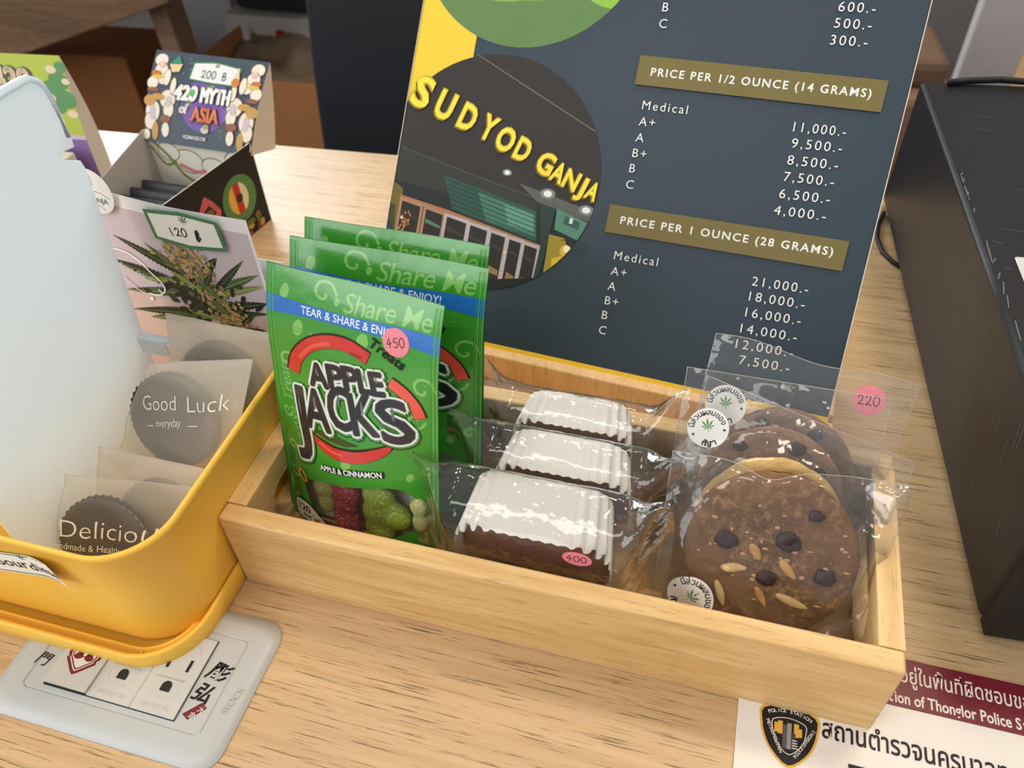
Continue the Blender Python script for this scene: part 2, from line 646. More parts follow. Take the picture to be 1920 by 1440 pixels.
# ------------------------------------------------------------------ the room shell behind the counter
M_OAK = wood('counter_oak', (208, 177, 134), (190, 156, 112), (4, 150, 60), pores=0.9, rough=0.34, rot=-0.04, pore_dark=0.22)
M_RUBBER = wood('tray_rubberwood', (230, 194, 136), (206, 164, 103), (9, 120, 120), pores=0.45, rough=0.5, pore_dark=0.5)
M_RUBBER_Y = wood('tray_rubberwood_across', (234, 200, 142), (212, 172, 112), (120, 9, 120), pores=0.4, rough=0.5, pore_dark=0.5)
M_BEECH = wood('stand_beech', (240, 204, 152), (224, 184, 128), (160, 60, 14), pores=0.5, rough=0.45, pore_dark=0.55)
M_SHELF = wood('shelf_oak', (140, 108, 80), (112, 84, 60), (5, 60, 60), pores=0.5)
b = MB()
b.box((-4, -2.5, -0.77), (3, 3.6, -0.75), plain('floor_grey', (92, 84, 76), 0.6))
structure(b.obj('floor'))
b = MB()
b.box((-4, 2.9, -0.75), (3, 2.95, 2.2), plain('wall_grey', (128, 121, 119), 0.8))
structure(b.obj('wall_back'))

# the counter: one thick laminate top with an edge band
b = MB()
yb = lambda x: 0.7206 + (x + 0.3462) * 0.0507
out = [(-1.3, -0.25), (1.2, -0.25), (1.2, yb(1.2)), (-1.3, yb(-1.3))]
slab(b, out, -0.035, 0.0, M_OAK, bevel=0.0012)
t = b.obj('counter')
tag(t, 'pale oak laminate counter top that everything stands on', 'counter')

# ------------------------------------------------------------------ background behind the counter
def put(name, label, cat, lo, hi, m, bevel=0.01, rz=0.0, extra=None, group=None):
    c = Vector(((lo[0] + hi[0]) / 2, (lo[1] + hi[1]) / 2, lo[2]))
    mt = Matrix.Translation(c) @ Matrix.Rotation(rz, 4, 'Z') @ Matrix.Translation(-c)
    mb = MB()
    mb.box(lo, hi, m, bevel, 2, mt)
    if extra:
        extra(mb, mt)
    o = mb.obj(name, origin=c)
    tag(o, label, cat, group)
    return o
# grey cabinet side
o = put('cabinet', 'grey metal cabinet side beside the oak work table behind the counter', 'cabinet', (-1.62, 1.97, -0.75), (-1.36, 2.4, 0.0), plain('grey_metal', (196, 193, 194), 0.5), 0.006)
# oak trestle: two sloping rails and a post
t = thing('work_table', 'brown oak work table whose sloping rail shows behind the counter at far left', 'table', (-1.4, 1.8, -0.75))
def beam(mb, p, q, w, d, m):
    p, q = Vector(p), Vector(q)
    ax = (q - p).normalized()
    sd = Vector((0, 1, 0))
    up = ax.cross(sd).normalized()
    sd = up.cross(ax)
    mt = Matrix((ax, sd, up)).transposed().to_4x4()
    mt.translation = p
    mb.box((0, -d / 2, -w / 2), ((q - p).length, d / 2, w / 2), m, 0.004, 2, mt)
mb = MB(); beam(mb, (-1.95, 1.40, -0.345), (-1.10, 1.40, -0.07), 0.11, 0.05, M_SHELF); mb.obj('rail', t)
mb = MB(); beam(mb, (-1.75, 1.46, -0.075), (-1.40, 1.46, 0.085), 0.10, 0.05, M_SHELF); mb.obj('upper_rail', t)
mb = MB(); beam(mb, (-1.17, 1.47, -0.02), (-1.155, 1.47, -0.75), 0.045, 0.06, M_SHELF); mb.obj('post', t)
mb = MB(); mb.box((-2.3, 1.30, .03), (-.80, 2.55, .06), M_SHELF, .003); mb.obj('added_shade_top', t)  # unseen top, added to keep daylight off the boxes below
M_CARD = plain('cardboard', (176, 122, 74), 0.8, 0.2, 0.08, 30)
M_CARD_D = plain('cardboard_brown', (140, 88, 50), 0.8, 0.2, 0.08, 30)
# closed cardboard box, deep under the trestle
o = put('cardboard_box', 'dark brown closed cardboard box under the oak work table', 'box', (-1.80, 1.56, -0.75), (-1.41, 1.74, -0.335), M_CARD_D, 0.006, 0.05)
# open cardboard box with brown paper
t = thing('cardboard_box', 'open cardboard box of brown packing paper beside the black chair', 'box', (-1.05, 1.7, -0.75))
mb = MB()
lo, hi = (-1.235, 1.525), (-0.80, 1.80)
for (x0, y0, x1, y1) in ((lo[0], lo[1], hi[0], lo[1] + .006), (lo[0], lo[1], lo[0] + .006, hi[1]), (hi[0] - .006, lo[1], hi[0], hi[1])):
    mb.box((x0, y0, -0.75), (x1, y1, -0.335), M_CARD, 0.001)
mb.box((lo[0], lo[1], -0.75), (hi[0], hi[1], -0.744), M_CARD)
mb.obj('carton_wall', t)
mb = MB()
mb.grid(lambda u, v: Vector((lo[0] + .012 + u * .41, lo[1] + .012 + v * .295, -0.42 + .06 * v + .04 * fbm(u * 3, v * 3, 1.3, 1.6) + .02 * fbm(u, v, 4, 9))), 26, 22, plain('kraft_paper', (132, 112, 92), 0.85, 0.15, 0.1, 25))
mb.obj('packing_paper', t)
# white carton with a red round mark standing behind it
def carton_mark(mb, mt):
    A = Art(mb, lambda x, y, off=0: Vector((x, 1.83 - off, y)), start=.0006, step=.0004)
    A.disc(-1.14, -0.366, .016, ink(176, 46, 40))
    A.text('~ . ~', -1.14, -0.396, .016, ink(120, 116, 112), align='c')
o = put('carton', 'white carton with a red round mark behind the open cardboard box', 'box', (-1.29, 1.83, -0.75), (-0.93, 2.1, -0.322), plain('carton_white', (206, 198, 186), 0.7), 0.003, 0, carton_mark)
o = put('cushion', 'dark grey folded cloth lying on the white carton', 'cloth', (-1.27, 1.85, -0.322), (-0.93, 2.08, -0.255), plain('dark_cloth', (62, 58, 58), 0.9, 0.1), 0.025)
# black office chair: backrest, seat, stem, star base
t = thing('office_chair', 'black padded office chair behind the counter', 'chair', (-0.36, 1.03, -0.75))
M_CHAIR = plain('chair_black', (30, 33, 40), 0.42, 0.4, 0.05, 80, 0.15, 400)
mb = MB()
def chair_ring(z, k):
    hw = 0.245 * (1 - 0.10 * max(0, (z + .35) / .45) ** 2)
    th = 0.030 * k
    cy = 1.0 + 0.05 * (z - .1)
    return [(-0.36 + hw * k * math.copysign(abs(math.cos(a)) ** .35, math.cos(a)), cy + 0.03 + th * math.copysign(abs(math.sin(a)) ** .7, math.sin(a)) + .045 * (1 - abs(math.cos(a)) ** 2) * 0.4, z)
            for a in [2 * math.pi * q / 40 for q in range(40)]]
zs = [(-.42, .55), (-.41, .85), (-.38, 1), (-.25, 1), (-.1, 1), (.03, 1), (.12, .99), (.17, .96), (.2, .85), (.212, .6)]
mb.loft([chair_ring(z, k) for z, k in zs], M_CHAIR, True, True, True)
mb.obj('backrest', t)
mb = MB(); mb.box((-0.61, 1.05, -0.36), (-0.11, 1.50, -0.28), M_CHAIR, 0.03, 4); mb.obj('seat', t)
mb = MB(); mb.tube([(-0.36, 1.28, -0.36), (-0.36, 1.28, -0.66)], 0.025, M_CHAIR, 12); mb.obj('stem', t)
for k in range(5):
    mb = MB()
    a = 2 * math.pi * k / 5
    mb.tube([(-0.36, 1.28, -0.66), (-0.36 + .28 * math.cos(a), 1.28 + .28 * math.sin(a), -0.72)], [0.025, 0.03], M_CHAIR, 8)
    mb.obj('leg', t)
o = put('partition_panel', 'greyish white partition panel standing behind the black cash drawer', 'partition', (0.365, 1.6, -0.75), (1.5, 1.64, 0.6), plain('wall_white', (186, 180, 178), 0.7), 0.004)
# right-hand corner behind the cash drawer: a wooden post and brown bundles
o = put('wooden_post', 'pale wooden post standing behind the black cash drawer', 'post', (0.292, 0.98, -0.75), (0.33, 1.02, 0.06), wood('post_wood', (206, 166, 118), (176, 134, 88), (60, 60, 5), pores=.3), 0.002, 0.2)
o = put('parcel', 'brown paper parcel on the floor stack behind the cash drawer', 'parcel', (0.12, 1.22, -0.75), (0.285, 1.42, -0.118), plain('kraft_parcel', (138, 106, 78), 0.85), 0.012, 0.1)
o = put('parcel', 'flat darker brown parcel lying on top of the brown paper parcel', 'parcel', (0.13, 1.25, -0.118), (0.270, 1.40, -0.078), plain('kraft_dark', (104, 80, 60), 0.85), 0.012, 0.1)

# ------------------------------------------------------------------ wooden tray
TX0, TX1, TY0, TY1, TH, TT = -0.2438, 0.1165, 0.2135, 0.3497, 0.0644, 0.0118
t = thing('wooden_tray', 'long pale rubberwood tray holding the pouches, cakes and cookies', 'tray', ((TX0 + TX1) / 2, (TY0 + TY1) / 2, 0))
mb = MB(); mb.box((TX0, TY0, 0), (TX1, TY0 + TT, TH), M_RUBBER, 0.0016, 3); mb.obj('front_panel', t)
mb = MB(); mb.box((TX0, TY1 - TT, 0), (TX1, TY1, TH), M_RUBBER, 0.0016, 3); mb.obj('back_panel', t)
def end_panel(x0, x1, hole):
    mb = MB()
    y0, y1 = TY0 + TT + .0002, TY1 - TT - .0002
    if not hole:
        mb.box((x0, y0, 0.0), (x1, y1, TH - .0002), M_RUBBER_Y, 0.0012, 2)
        return mb
    # end wall with a rounded hand hole, cut right through
    outer = [(y0, 0), (y1, 0), (y1, TH - .0002), (y0, TH - .0002)]
    inner = rrect((y0 + y1) / 2 - .036, (y0 + y1) / 2 + .036, .018, .048, .0149, 8)
    tris = tessellate_polygon([[Vector((a, c, 0)) for a, c in outer], [Vector((a, c, 0)) for a, c in inner]])
    pts = outer + inner
    for xx in (x0, x1):
        mb.add([(xx, a, c) for a, c in pts], [list(q) for q in tris], M_RUBBER_Y)
    n = len(inner)
    mb.loft([[(x0, a, c) for a, c in inner], [(x1, a, c) for a, c in inner]], M_RUBBER_Y, True)
    mb.loft([[(x0, a, c) for a, c in outer], [(x1, a, c) for a, c in outer]], M_RUBBER_Y, False)
    return mb
end_panel(TX0, TX0 + TT, True).obj('end_panel', t)
end_panel(TX1 - TT, TX1, True).obj('end_panel', t)
mb = MB(); mb.box((TX0 + TT, TY0 + TT, 0.002), (TX1 - TT, TY1 - TT, 0.0098), wood('tray_floor', (214, 176, 122), (186, 144, 92), (9, 120, 120), .4), 0); mb.obj('bottom_panel', t)

# ------------------------------------------------------------------ yellow bin standing in its upturned lid
M_YEL = plain('yellow_plastic', (244, 196, 78), 0.42, 0.35, 0.03, 30, 0.06, 900, sss=0.0)
t = thing('base_tray', 'shallow yellow plastic tray under the yellow bin', 'tray', (-0.305, 0.25, 0))
mb = MB()
def rr3(x0, x1, y0, y1, r, z, n=12):
    return [(x, y, z) for x, y in rrect(x0, x1, y0, y1, r, n)]
o0 = (-0.4765, -0.2446, 0.1450, 0.362)
def off(d):
    return (o0[0] + d, o0[1] - d, o0[2] + d, o0[3] - d, 0.036 - d)
def lidring(d, z):
    a = off(d)
    return rr3(a[0], a[1], a[2], a[3], a[4], z)
mb.loft([lidring(.0015, 0), lidring(0, .0015), lidring(0, .0150), lidring(.0006, .0160), lidring(.0022, .0160), lidring(.0030, .0150), lidring(.0032, .0060),
         lidring(.0078, .0060), lidring(.0080, .0098), lidring(.0088, .0104), lidring(.0098, .0098), lidring(.0100, .0050), lidring(.03, .0050)], M_YEL, True, True, True)
mb.obj('rim', t)
for k in range(4):
    mb = MB()
    a = math.radians(-78 + 16 * k)
    cx, cy = o0[1] - .036, o0[2] + .036
    p = [(cx + (.036 - d) * math.cos(a), cy + (.036 - d) * math.sin(a), .0078) for d in (.0031, .0079)]
    mb.tube(p, .0009, M_YEL, 6); mb.obj('rib', t)

BX0, BX1, BY0, BY1 = -0.4700, -0.2412, 0.1552, 0.352
t = thing('storage_bin', 'open yellow plastic bin holding bagged dark cookies', 'bin', (-0.305, 0.25, 0.005))
mb = MB()
def binring(k, inset, z):
    """k = 0 at the foot, 1 at the rim: the wall flares a little"""
    d = .0072 * (1 - k) + inset
    return rr3(BX0 + d, BX1 - d, BY0 + d * .75, BY1 - d * .75, .034 - inset * .6, z, 14)
mb.loft([binring(0, .003, .0052), binring(0, .0006, .0062), binring(.03, 0, .009), binring(.5, 0, .055), binring(.96, 0, .0955), binring(1, -.0009, .0972), binring(1, -.001, .0990),
         binring(1, -.0002, .1002), binring(1, .0010, .1005), binring(1, .0020, .0998), binring(1, .0024, .098), binring(.5, .0024, .055), binring(.04, .0026, .0096), binring(.02, .006, .0078)], M_YEL, True, True, True)
mb.obj('body', t)
# price label on the bin front, its right corner peeling
def label_surf(x, z, off=0.0):
    curl = max(0, (x + .312)) ** 1.5 * 1.6
    return Vector((x, BY0 - .0004 - curl - off + (.0955 - z) * .062, z))
mb = MB()
A = Art(mb, label_surf, L=.006)
white = ink(240, 238, 230)
A.poly([(-.360, .0895), (-.3295, .0835), (-.2955, .0908), (-.2915, .0700), (-.345, .0578), (-.362, .0600)][::-1], white)
gr = ink(66, 116, 74)
A.line([(-.357, .0872), (-.3300, .0818), (-.2990, .0882)], .0011, gr, False)
A.line([(-.356, .0620), (-.3440, .0597), (-.2975, .0702)], .0011, gr, False)
A.leaf(-.3175, .0822, .0045, gr, -.2)
for s, x, z, sz in (('Sour', -.3395, .0672, .0120), ('diese', -.3165, .0708, .0115)):
    A.text(s, x, z, sz, ink(24, 24, 26), .012, .15, 1.0, rot=.20)
A2 = mb.obj('price_label', t)
A2['label'] = 'white handwritten price label with green lines'

# translucent lid panel standing open along the bin's left wall
M_FROST = None
def frosted(name, col, trans, see, rough=0.35, bump=.08):
    m, nt, out_ = new_mat(name)
    df = nd(nt, 'ShaderNodeBsdfPrincipled')
    df.inputs['Base Color'].default_value = rgb(*col)
    df.inputs['Roughness'].default_value = rough
    tl = nd(nt, 'ShaderNodeBsdfTranslucent')
    tl.inputs[0].default_value = rgb(*col)
    tp = nd(nt, 'ShaderNodeBsdfTransparent')
    a = nd(nt, 'ShaderNodeMixShader'); a.inputs[0].default_value = trans
    nt.links.new(df.outputs[0], a.inputs[1]); nt.links.new(tl.outputs[0], a.inputs[2])
    c = nd(nt, 'ShaderNodeMixShader'); c.inputs[0].default_value = see
    nt.links.new(a.outputs[0], c.inputs[1]); nt.links.new(tp.outputs[0], c.inputs[2])
    tc = nd(nt, 'ShaderNodeTexCoord'); nz = nd(nt, 'ShaderNodeTexNoise'); nz.inputs['Scale'].default_value = 25
    bp = nd(nt, 'ShaderNodeBump'); bp.inputs['Strength'].default_value = bump; bp.inputs['Distance'].default_value = .003
    nt.links.new(tc.outputs['Object'], nz.inputs['Vector']); nt.links.new(nz.outputs['Fac'], bp.inputs['Height'])
    nt.links.new(bp.outputs[0], df.inputs['Normal'])
    nt.links.new(c.outputs[0], out_.inputs[0])
    return m
M_FROST = frosted('frosted_lid', (240, 248, 252), 0.50, 0.05, 0.3)
t = thing('plastic_flap', 'frosted white plastic flap standing upright inside the left of the yellow bin', 'flap', (-0.35, 0.25, 0.012))
mb = MB()
yr, zt, yl = .3290, .2600, .175
prof = [(yl, .012), (.3120, .012), (.3165, .064), (.3170, .086), (.3210, .120), (.3255, .165), (.3310, .2035), (.3316, .2082), (.3240, .2150), (.3215, .2162), (.3198, .2150), (.3196, .2133)]
prof = [(yl, .012), (.3120, .012), (.3172, .090), (.3300, .2035), (.3290, .2085), (.3190, .2140), (.3181, .2165), (.3195, .2186), (.3290, .2168), (.3297, .2215),
        (.3299, .2440), (.3285, .2520), (.3255, .2575), (.3205, .2610), (.3150, .2618), (yl + .012, .2665), (yl + .004, .264), (yl, .258)]
xa, xb = -.3515, -.3495
tris = tessellate_polygon([[Vector((y, z, 0)) for y, z in prof]])
for xx in (xa, xb):
    mb.add([(xx, y, z) for y, z in prof], [list(q) for q in tris], M_FROST)
mb.loft([[(xa, y, z) for y, z in prof], [(xb, y, z) for y, z in prof]], M_FROST, False)
# raised border bead
bead = [(.1760, .2630), (.3150, .2592), (.3200, .2584), (.3240, .2555), (.3268, .2510), (.3280, .2440), (.3278, .2235)]
mb.tube([(-.3490, y, z) for y, z in bead], .0013, M_FROST, 6)
mb.obj('panel', t)
mb = MB()
mb.box((-.3500, .3120, .0905), (-.3215, .3165, .0935), M_FROST, .0008)
mb.box((-.3500, .3110, .0800), (-.3290, .3125, .0930), M_FROST, .0005)
mb.obj('latch_tab', t)
# ------------------------------------------------------------------ floor outlet plate set in the counter
M_PLATE = plain('plate_grey', (186, 188, 186), 0.38, 0.45, 0.02, 30)
M_PLATE2 = plain('plate_module', (198, 197, 193), 0.4, 0.4, 0.02, 30)
M_SLOT = plain('slot_dark', (34, 34, 30), 0.6)
t = thing('outlet_plate', 'light grey power outlet plate set into the counter in front of the yellow bin', 'outlet', (-0.277, 0.149, 0))
mb = MB()
P0 = (-0.3492, -0.2045, 0.1045, 0.1925)
def pr(d, z, r=.013):
    return rr3(P0[0] + d, P0[1] - d, P0[2] + d, P0[3] - d, max(.002, r - d * .5), z)
mb.loft([pr(0, 0), pr(.0002, .0008), pr(.0085, .0026), pr(.0158, .0030)], M_PLATE, True, True)
mb.loft([pr(.0158, .0030, .009), pr(.0164, .0024, .009), pr(.0170, .0030, .009), pr(.0200, .0031, .009)], M_PLATE, False, False, True)
A = Art(mb, plane((0, 0, .0032), X, Y))
blk = ink(30, 28, 28)
maroon = ink(120, 40, 44)
A.text('彫', -.2355, .1518, .0120, blk, .022, .2, rot=-.15)
A.text('弘', -.2365, .1390, .0115, blk, .022, .2, rot=-.15)
A.text('一', -.3338, .1452, .0075, blk, .01, .1, rot=-.1)
A.text('門', -.3345, .1345, .0085, blk, .008, .2, rot=-.1)
sq = [(-.2355, .1290), (-.2314, .1272), (-.2245, .1352), (-.2282, .1371)]
A.poly(sq, maroon)
A.line(sq, .0004, blk, False, True)
A.text('大', -.2290, .1327, .0040, ink(230, 220, 214), rot=-.35)
A.text('金', -.2322, .1290, .0040, ink(230, 220, 214), rot=-.35)
A.text('iROCK', -.2130, .1350, .0055, ink(188, 187, 183), .0, rot=1.35)
mb.obj('cover_plate', t)
mods = [(-.3205, -.2931), (-.2929, -.2656), (-.2654, -.2381)]
my0, my1 = .1247, .1712
mb = MB(); mb.box((-.3210, my0 - .0005, .0020), (-.2376, my1 + .0005, .0033), M_SLOT); mb.obj('gap', t)
mb = MB()
mb.add([(mods[0][0], my0, .0064), (mods[0][1], my0, .0064), (mods[0][1], my1, .0040), (mods[0][0], my1, .0040),
        (mods[0][0], my0 + .001, .0022), (mods[0][1], my0 + .001, .0022), (mods[0][1], my1, .0022), (mods[0][0], my1, .0022)],
       [[0, 1, 2, 3], [4, 5, 1, 0], [5, 6, 2, 1], [6, 7, 3, 2], [7, 4, 0, 3]], M_PLATE2)
A = Art(mb, plane((0, my0, .0064), X, Vector((0, my1 - my0, -.0024)).normalized()))
cx, cy = -.3068, .0190
def crest(k):
    return [(cx + k * x, cy + k * y) for x, y in ((0, -.0108), (.002, -.0095), (.0088, -.003), (.0082, -.0015), (.0095, 0), (.009, .0035), (.0075, .005), (.0078, .0065), (-.0078, .0065), (-.0075, .005), (-.009, .0035), (-.0095, 0), (-.0082, -.0015), (-.0088, -.003), (-.002, -.0095))]
A.poly(crest(1.08), maroon)
A.poly(crest(.88), ink(222, 218, 212))
A.poly(crest(.81), maroon)
A.poly(crest(.72), ink(222, 218, 212))
for rot in (-1.05, 0, 1.05, 2.0, -2.0):
    A.disc(cx + .0032 * math.sin(rot), cy + .001 + .0032 * math.cos(rot), .0022, maroon, .0032, -rot, 16, rot == -1.05)
A.disc(cx, cy + .0008, .0011, ink(222, 218, 212))
A.line([(cx, cy + .001), (cx + .003, cy + .005)], .0003, ink(222, 218, 212), False)
A.line([(cx, cy + .001), (cx - .003, cy + .005)], .0003, ink(222, 218, 212), False)
mb.obj('rocker_switch', t)['label'] = 'white rocker switch with a maroon flower crest'
for x0, x1 in mods[1:]:
    mb = MB()
    mb.box((x0, my0, .0022), (x1, my1, .0046), M_PLATE2, .0003)
    A = Art(mb, plane((0, 0, .0046), X, Y))
    c = (x0 + x1) / 2
    lip = ink(196, 194, 188)
    A.line([(c - .0085, .1400), (c - .007, .1358), (c, .1340), (c + .007, .1358), (c + .0085, .1400)], .0009, lip)
    A.line([(c - .0085, .1448), (c + .0085, .1448)], .0007, ink(172, 170, 164), False)
    A.line([(c - .0085, .1600), (c - .007, .1642), (c, .166), (c + .007, .1642), (c + .0085, .1600)], .0009, lip)
    A.text('15A 125V AC', c, .1278, .0032, ink(190, 188, 182), align='c')
    so = mb.obj('socket', t)
    mb = MB()
    d = [(c - .0030, .1372), (c + .0030, .1372), (c + .0030, .1402)] + [(c + .0030 * math.cos(a), .1402 + .0030 * math.sin(a)) for a in (.4, .8, 1.2, 1.57, 1.94, 2.34, 2.74)] + [(c - .0030, .1402)]
    Art(mb, plane((0, 0, .0047), X, Y)).poly(d, M_SLOT)
    for sx in (-1, 1):
        Art(mb, plane((0, 0, .0047), X, Y)).rect(c + sx * .0063 - .0009, .1500, c + sx * .0063 + .0009, .1570, M_SLOT)
    mb.obj('slot', so)

# ------------------------------------------------------------------ police sign lying on the counter
t = MB()
M_SIGN = plain('sign_white', (232, 224, 216), 0.4, 0.4, 0.03, 20)
t.box((.0502, .130, .0004), (.330, .2300, .0022), M_SIGN, .0003)
red = plain('sign_maroon', (112, 22, 38), 0.4, 0.4, 0.03, 30)
t.box((.0502, .2300, .0004), (.330, .2585, .0022), red, .0003)
S = plane((0, 0, .0022), X, Y)
A = Art(t, S)
A.text('อยู่ในพื้นที่ผิดชอบของ', .1325, .2446, .0122, ink(236, 226, 214), .006, width=.0685)
A.text('Jurisdict', .1282, .2322, .0088, ink(236, 226, 214), .02, align='r', width=.0205)
A.text('ion of Thonglor Police S', .1292, .2322, .0088, ink(236, 226, 214), .02, rot=.01, width=.0612)
A.text('tation', .1910, .2328, .0088, ink(236, 226, 214), .02, width=.0150)
A.text('สถานตำรวจนครบาลทองหล่อ', .0925, .2035, .0140, ink(28, 27, 34), .016, width=.118)
A.text('Thonglor', .1052, .1835, .0135, ink(28, 27, 34), .03)
cx, cy = .0763, .2005
def shield(k, dx=0, dy=0):
    base = [(-.0140, .0125), (0, .0160), (.0140, .0125), (.0146, .004), (.0128, -.0035), (.0085, -.0110), (0, -.0175), (-.0085, -.0110), (-.0128, -.0035), (-.0146, .004)]
    return [(cx + k * x + dx, cy + k * y + dy) for x, y in smooth_line(base, 3, True)]
gold, black = ink(224, 172, 66), ink(26, 24, 26)
A.poly(shield(1.0), gold); A.poly(shield(.92), black); A.poly(shield(.58, 0, -.0006), ink(235, 226, 210)); A.poly(shield(.555, 0, -.0006), black)
for x, h in ((-.0062, .0060), (-.0045, .0072), (.0036, .0072), (.0052, .0050)):
    A.rect(cx + x - .0012, cy - .002 - abs(x) * -.3, cx + x + .0012, cy + h - .001, gold)
for x, h, c in ((-.0020, .0045, (90, 88, 90)), (.0002, .0058, (150, 148, 146)), (.0022, .001, (70, 68, 70))):
    A.rect(cx + x - .0012, cy - .0078, cx + x + .0010, cy + h, ink(*c))
for q in range(4):
    A.rect(cx + .0016, cy - .007 + q * .0013, cx + .0046 - q * .0002, cy - .0065 + q * .0013, ink(225, 220, 210))
A.arc_text('POLICE STATION', cx, cy - .012, .0232, math.radians(117), math.radians(63), .0027, ink(236, 232, 224), .01)
A.text('METROPOLITAN', cx - .0118, cy + .0050, .0026, ink(236, 232, 224), .01, rot=-1.13, width=.0175)
A.text('POLICE DIVISION 5', cx + .0038, cy - .0118, .0025, ink(236, 232, 224), .01, rot=1.05, width=.0185)
o = t.obj('police_sign', origin=(.19, .194, 0))
tag(o, 'white and maroon police station sign lying flat on the counter under the tray corner', 'sign')

# ------------------------------------------------------------------ black cash drawer
M_BLK = plain('drawer_black', (30, 30, 32), 0.42, 0.45, 0.12, 25, 0.12, 350)
M_BLK2 = plain('drawer_front_black', (24, 22, 24), 0.5, 0.35, 0.1, 25)
M_SCR = ink(120, 120, 122)
ax = Vector((.0, 0, 0))
c0 = Vector((.1752, .2805, 0))
dy = Vector((-.0353, .4485, 0)).normalized()
dx = Vector((dy.y, -dy.x, 0))
mt = Matrix((dx, dy, Z)).transposed().to_4x4()
mt.translation = c0
t = thing('cash_drawer', 'scratched black metal cash drawer at the right end of the counter', 'cash drawer', c0 + dx * .2 + dy * .22)
mb = MB()
mb.box((0, .0110, .006), (.40, .450, .120), M_BLK, .0042, 4, mt)
# scuffs along the upper edge and the side
rnd = random.Random(4)
A = Art(mb, plane(mt @ Vector((0, .44, 0)), -dy, Z), start=.0001)
for k in range(26):
    x = .02 + rnd.random() * .38
    z = .03 + rnd.random() ** .7 * .085
    l = .004 + rnd.random() * .012
    A.line([(x, z), (x + l * .35, z - l)], .0003, M_SCR, False, raise_=False)
A = Art(mb, plane(mt @ Vector((0, 0, .12)), dx, dy), start=.0001)
for k in range(30):
    x, y = .005 + rnd.random() * .1, .02 + rnd.random() * .4
    l = .002 + rnd.random() * .014
    A.line([(x, y), (x + l, y - l * .4 * rnd.random())], .00025, M_SCR, False, raise_=False)
for k in range(16):
    y = .07 + rnd.random() * .25
    A.line([(.004, y), (.004 + rnd.random() * .003, y + .004 + rnd.random() * .016)], .0006, M_SCR, False, raise_=False)
mb.obj('housing', t)
mb = MB(); mb.box((.0004, 0, .0065), (.3996, .0108, .1194), M_BLK2, .0015, 2, mt); mb.obj('drawer_front', t)
for (fx, fy) in ((.035, .035), (.365, .035), (.035, .42), (.365, .42)):
    mb = MB()
    ring = lambda r, z: [mt @ Vector((fx + r * math.cos(a), fy + r * math.sin(a), z)) for a in [2 * math.pi * q / 20 for q in range(20)]]
    mb.loft([ring(.013, 0), ring(.015, .001), ring(.014, .0065)], plain('rubber', (18, 18, 18), .8), True, True, True)
    mb.obj('rubber_foot', t)
mb = MB()
Art(mb, plane(mt @ Vector((0, 0, .1203)), dx, dy)).poly(rrect(.018, .058, .165, .2, .002, 3), ink(206, 204, 200, .3))
mb.obj('label_plate', t)['label'] = 'silver label'
# cables
mb = MB()
mb.tube([Vector((x, y, z)) for x, y, z in ((.142, .712, .0022), (.136, .69, .0022), (.1345, .668, .0022), (.138, .648, .0022), (.146, .634, .0022), (.165, .620, .0022))], .0020, M_BLK2, 8)
o = mb.obj('cable', origin=(.11, .6, 0)); tag(o, 'thin black cable on the counter between menu board and cash drawer', 'cable')
mb = MB()
pts = [(.160, .722, .1228), (.175, .727, .1232), (.20, .732, .1240), (.24, .735, .1228), (.34, .72, .1228)]
pts = [tuple(list(p[:2]) + [p[2]]) for p in pts]
mb.tube([Vector(p) for p in pts], .0028, M_BLK2, 8)
o = mb.obj('cable', origin=(.22, .71, .12)); tag(o, 'black cable lying across the far end of the cash drawer', 'cable')

# ------------------------------------------------------------------ leaning menu board on its wooden stand
K = .976
Cc = Vector((0, 0, .4308))
O, a, bb = frame(-.256, .4445, .015, -.0797, .6756)
O = Cc + (O - Cc) * K
BW, BH = .3483 * K, .330 * K
nrm = a.cross(bb)
t = thing('menu_board', 'large dark blue price list board leaning back on a wooden stand', 'menu board', O + a * (BW / 2) - Vector((0, 0, O.z)))
M_NAVY = plain('board_navy', (40, 58, 70), 0.42, 0.4, 0.05, 300, 0.10, 1500)
M_EDGE = plain('board_edge', (226, 216, 196), 0.7)
mb = MB()
S0 = plane(O, a, bb)
S = lambda x, y, off=0.0: S0(x * K * .001, y * K * .001, off)      # artwork in board millimetres
th = .0035
cs = [(0, -2), (348.3, -2), (348.3, 332), (0, 332)]
front = [S(x, y) for x, y in cs]
back = [S(x, y, -th) for x, y in cs]
mb.add(front, [[0, 1, 2, 3]], M_NAVY)
mb.add(front + back, [[7, 6, 5, 4], [0, 4, 5, 1], [1, 5, 6, 2], [2, 6, 7, 3], [3, 7, 4, 0]], M_EDGE)
A = Art(mb, S, start=.00012)
YEL = ink(240, 204, 58, .42)
OLI = ink(118, 106, 58, .45)
WHT = ink(240, 240, 236)
half = [(0.15, -1.9), (348.1, -1.9), (348.1, 331.9), (0.15, 331.9)]
A.rect(.2, -1.9, 348, 3.2, YEL)
A.poly([(0.2, 150), (47.3, 150), (46.9, 260), (0.2, 260)], YEL)
def circ(cx, cy, r):
    return clip_convex(ellipse(cx, cy, r, r, 72), half)
C1 = circ(74.5, 127, 86.3)
C2 = circ(76, 305.5, 86.3)
A.clip = half
# green picture above
A.poly(C2, ink(98, 132, 78))
A.clip = C2
A.poly(ellipse(78, 318, 74, 66, 40), ink(116, 158, 70))
A.poly(ellipse(60, 262, 30, 12, 24), ink(128, 172, 76))
A.poly(ellipse(150, 262, 26, 10, 24), ink(142, 190, 74))
# shop-front picture
A.clip = half
A.poly(C1, ink(50, 46, 44))
A.clip = C1
A.poly([(-12, 143), (48, 128), (118, 114), (165, 103), (165, 30), (-12, 30)], ink(36, 42, 42))
A.poly([(0, 139), (60, 126), (118, 116), (118, 96), (60, 106), (0, 112)], ink(52, 54, 52))
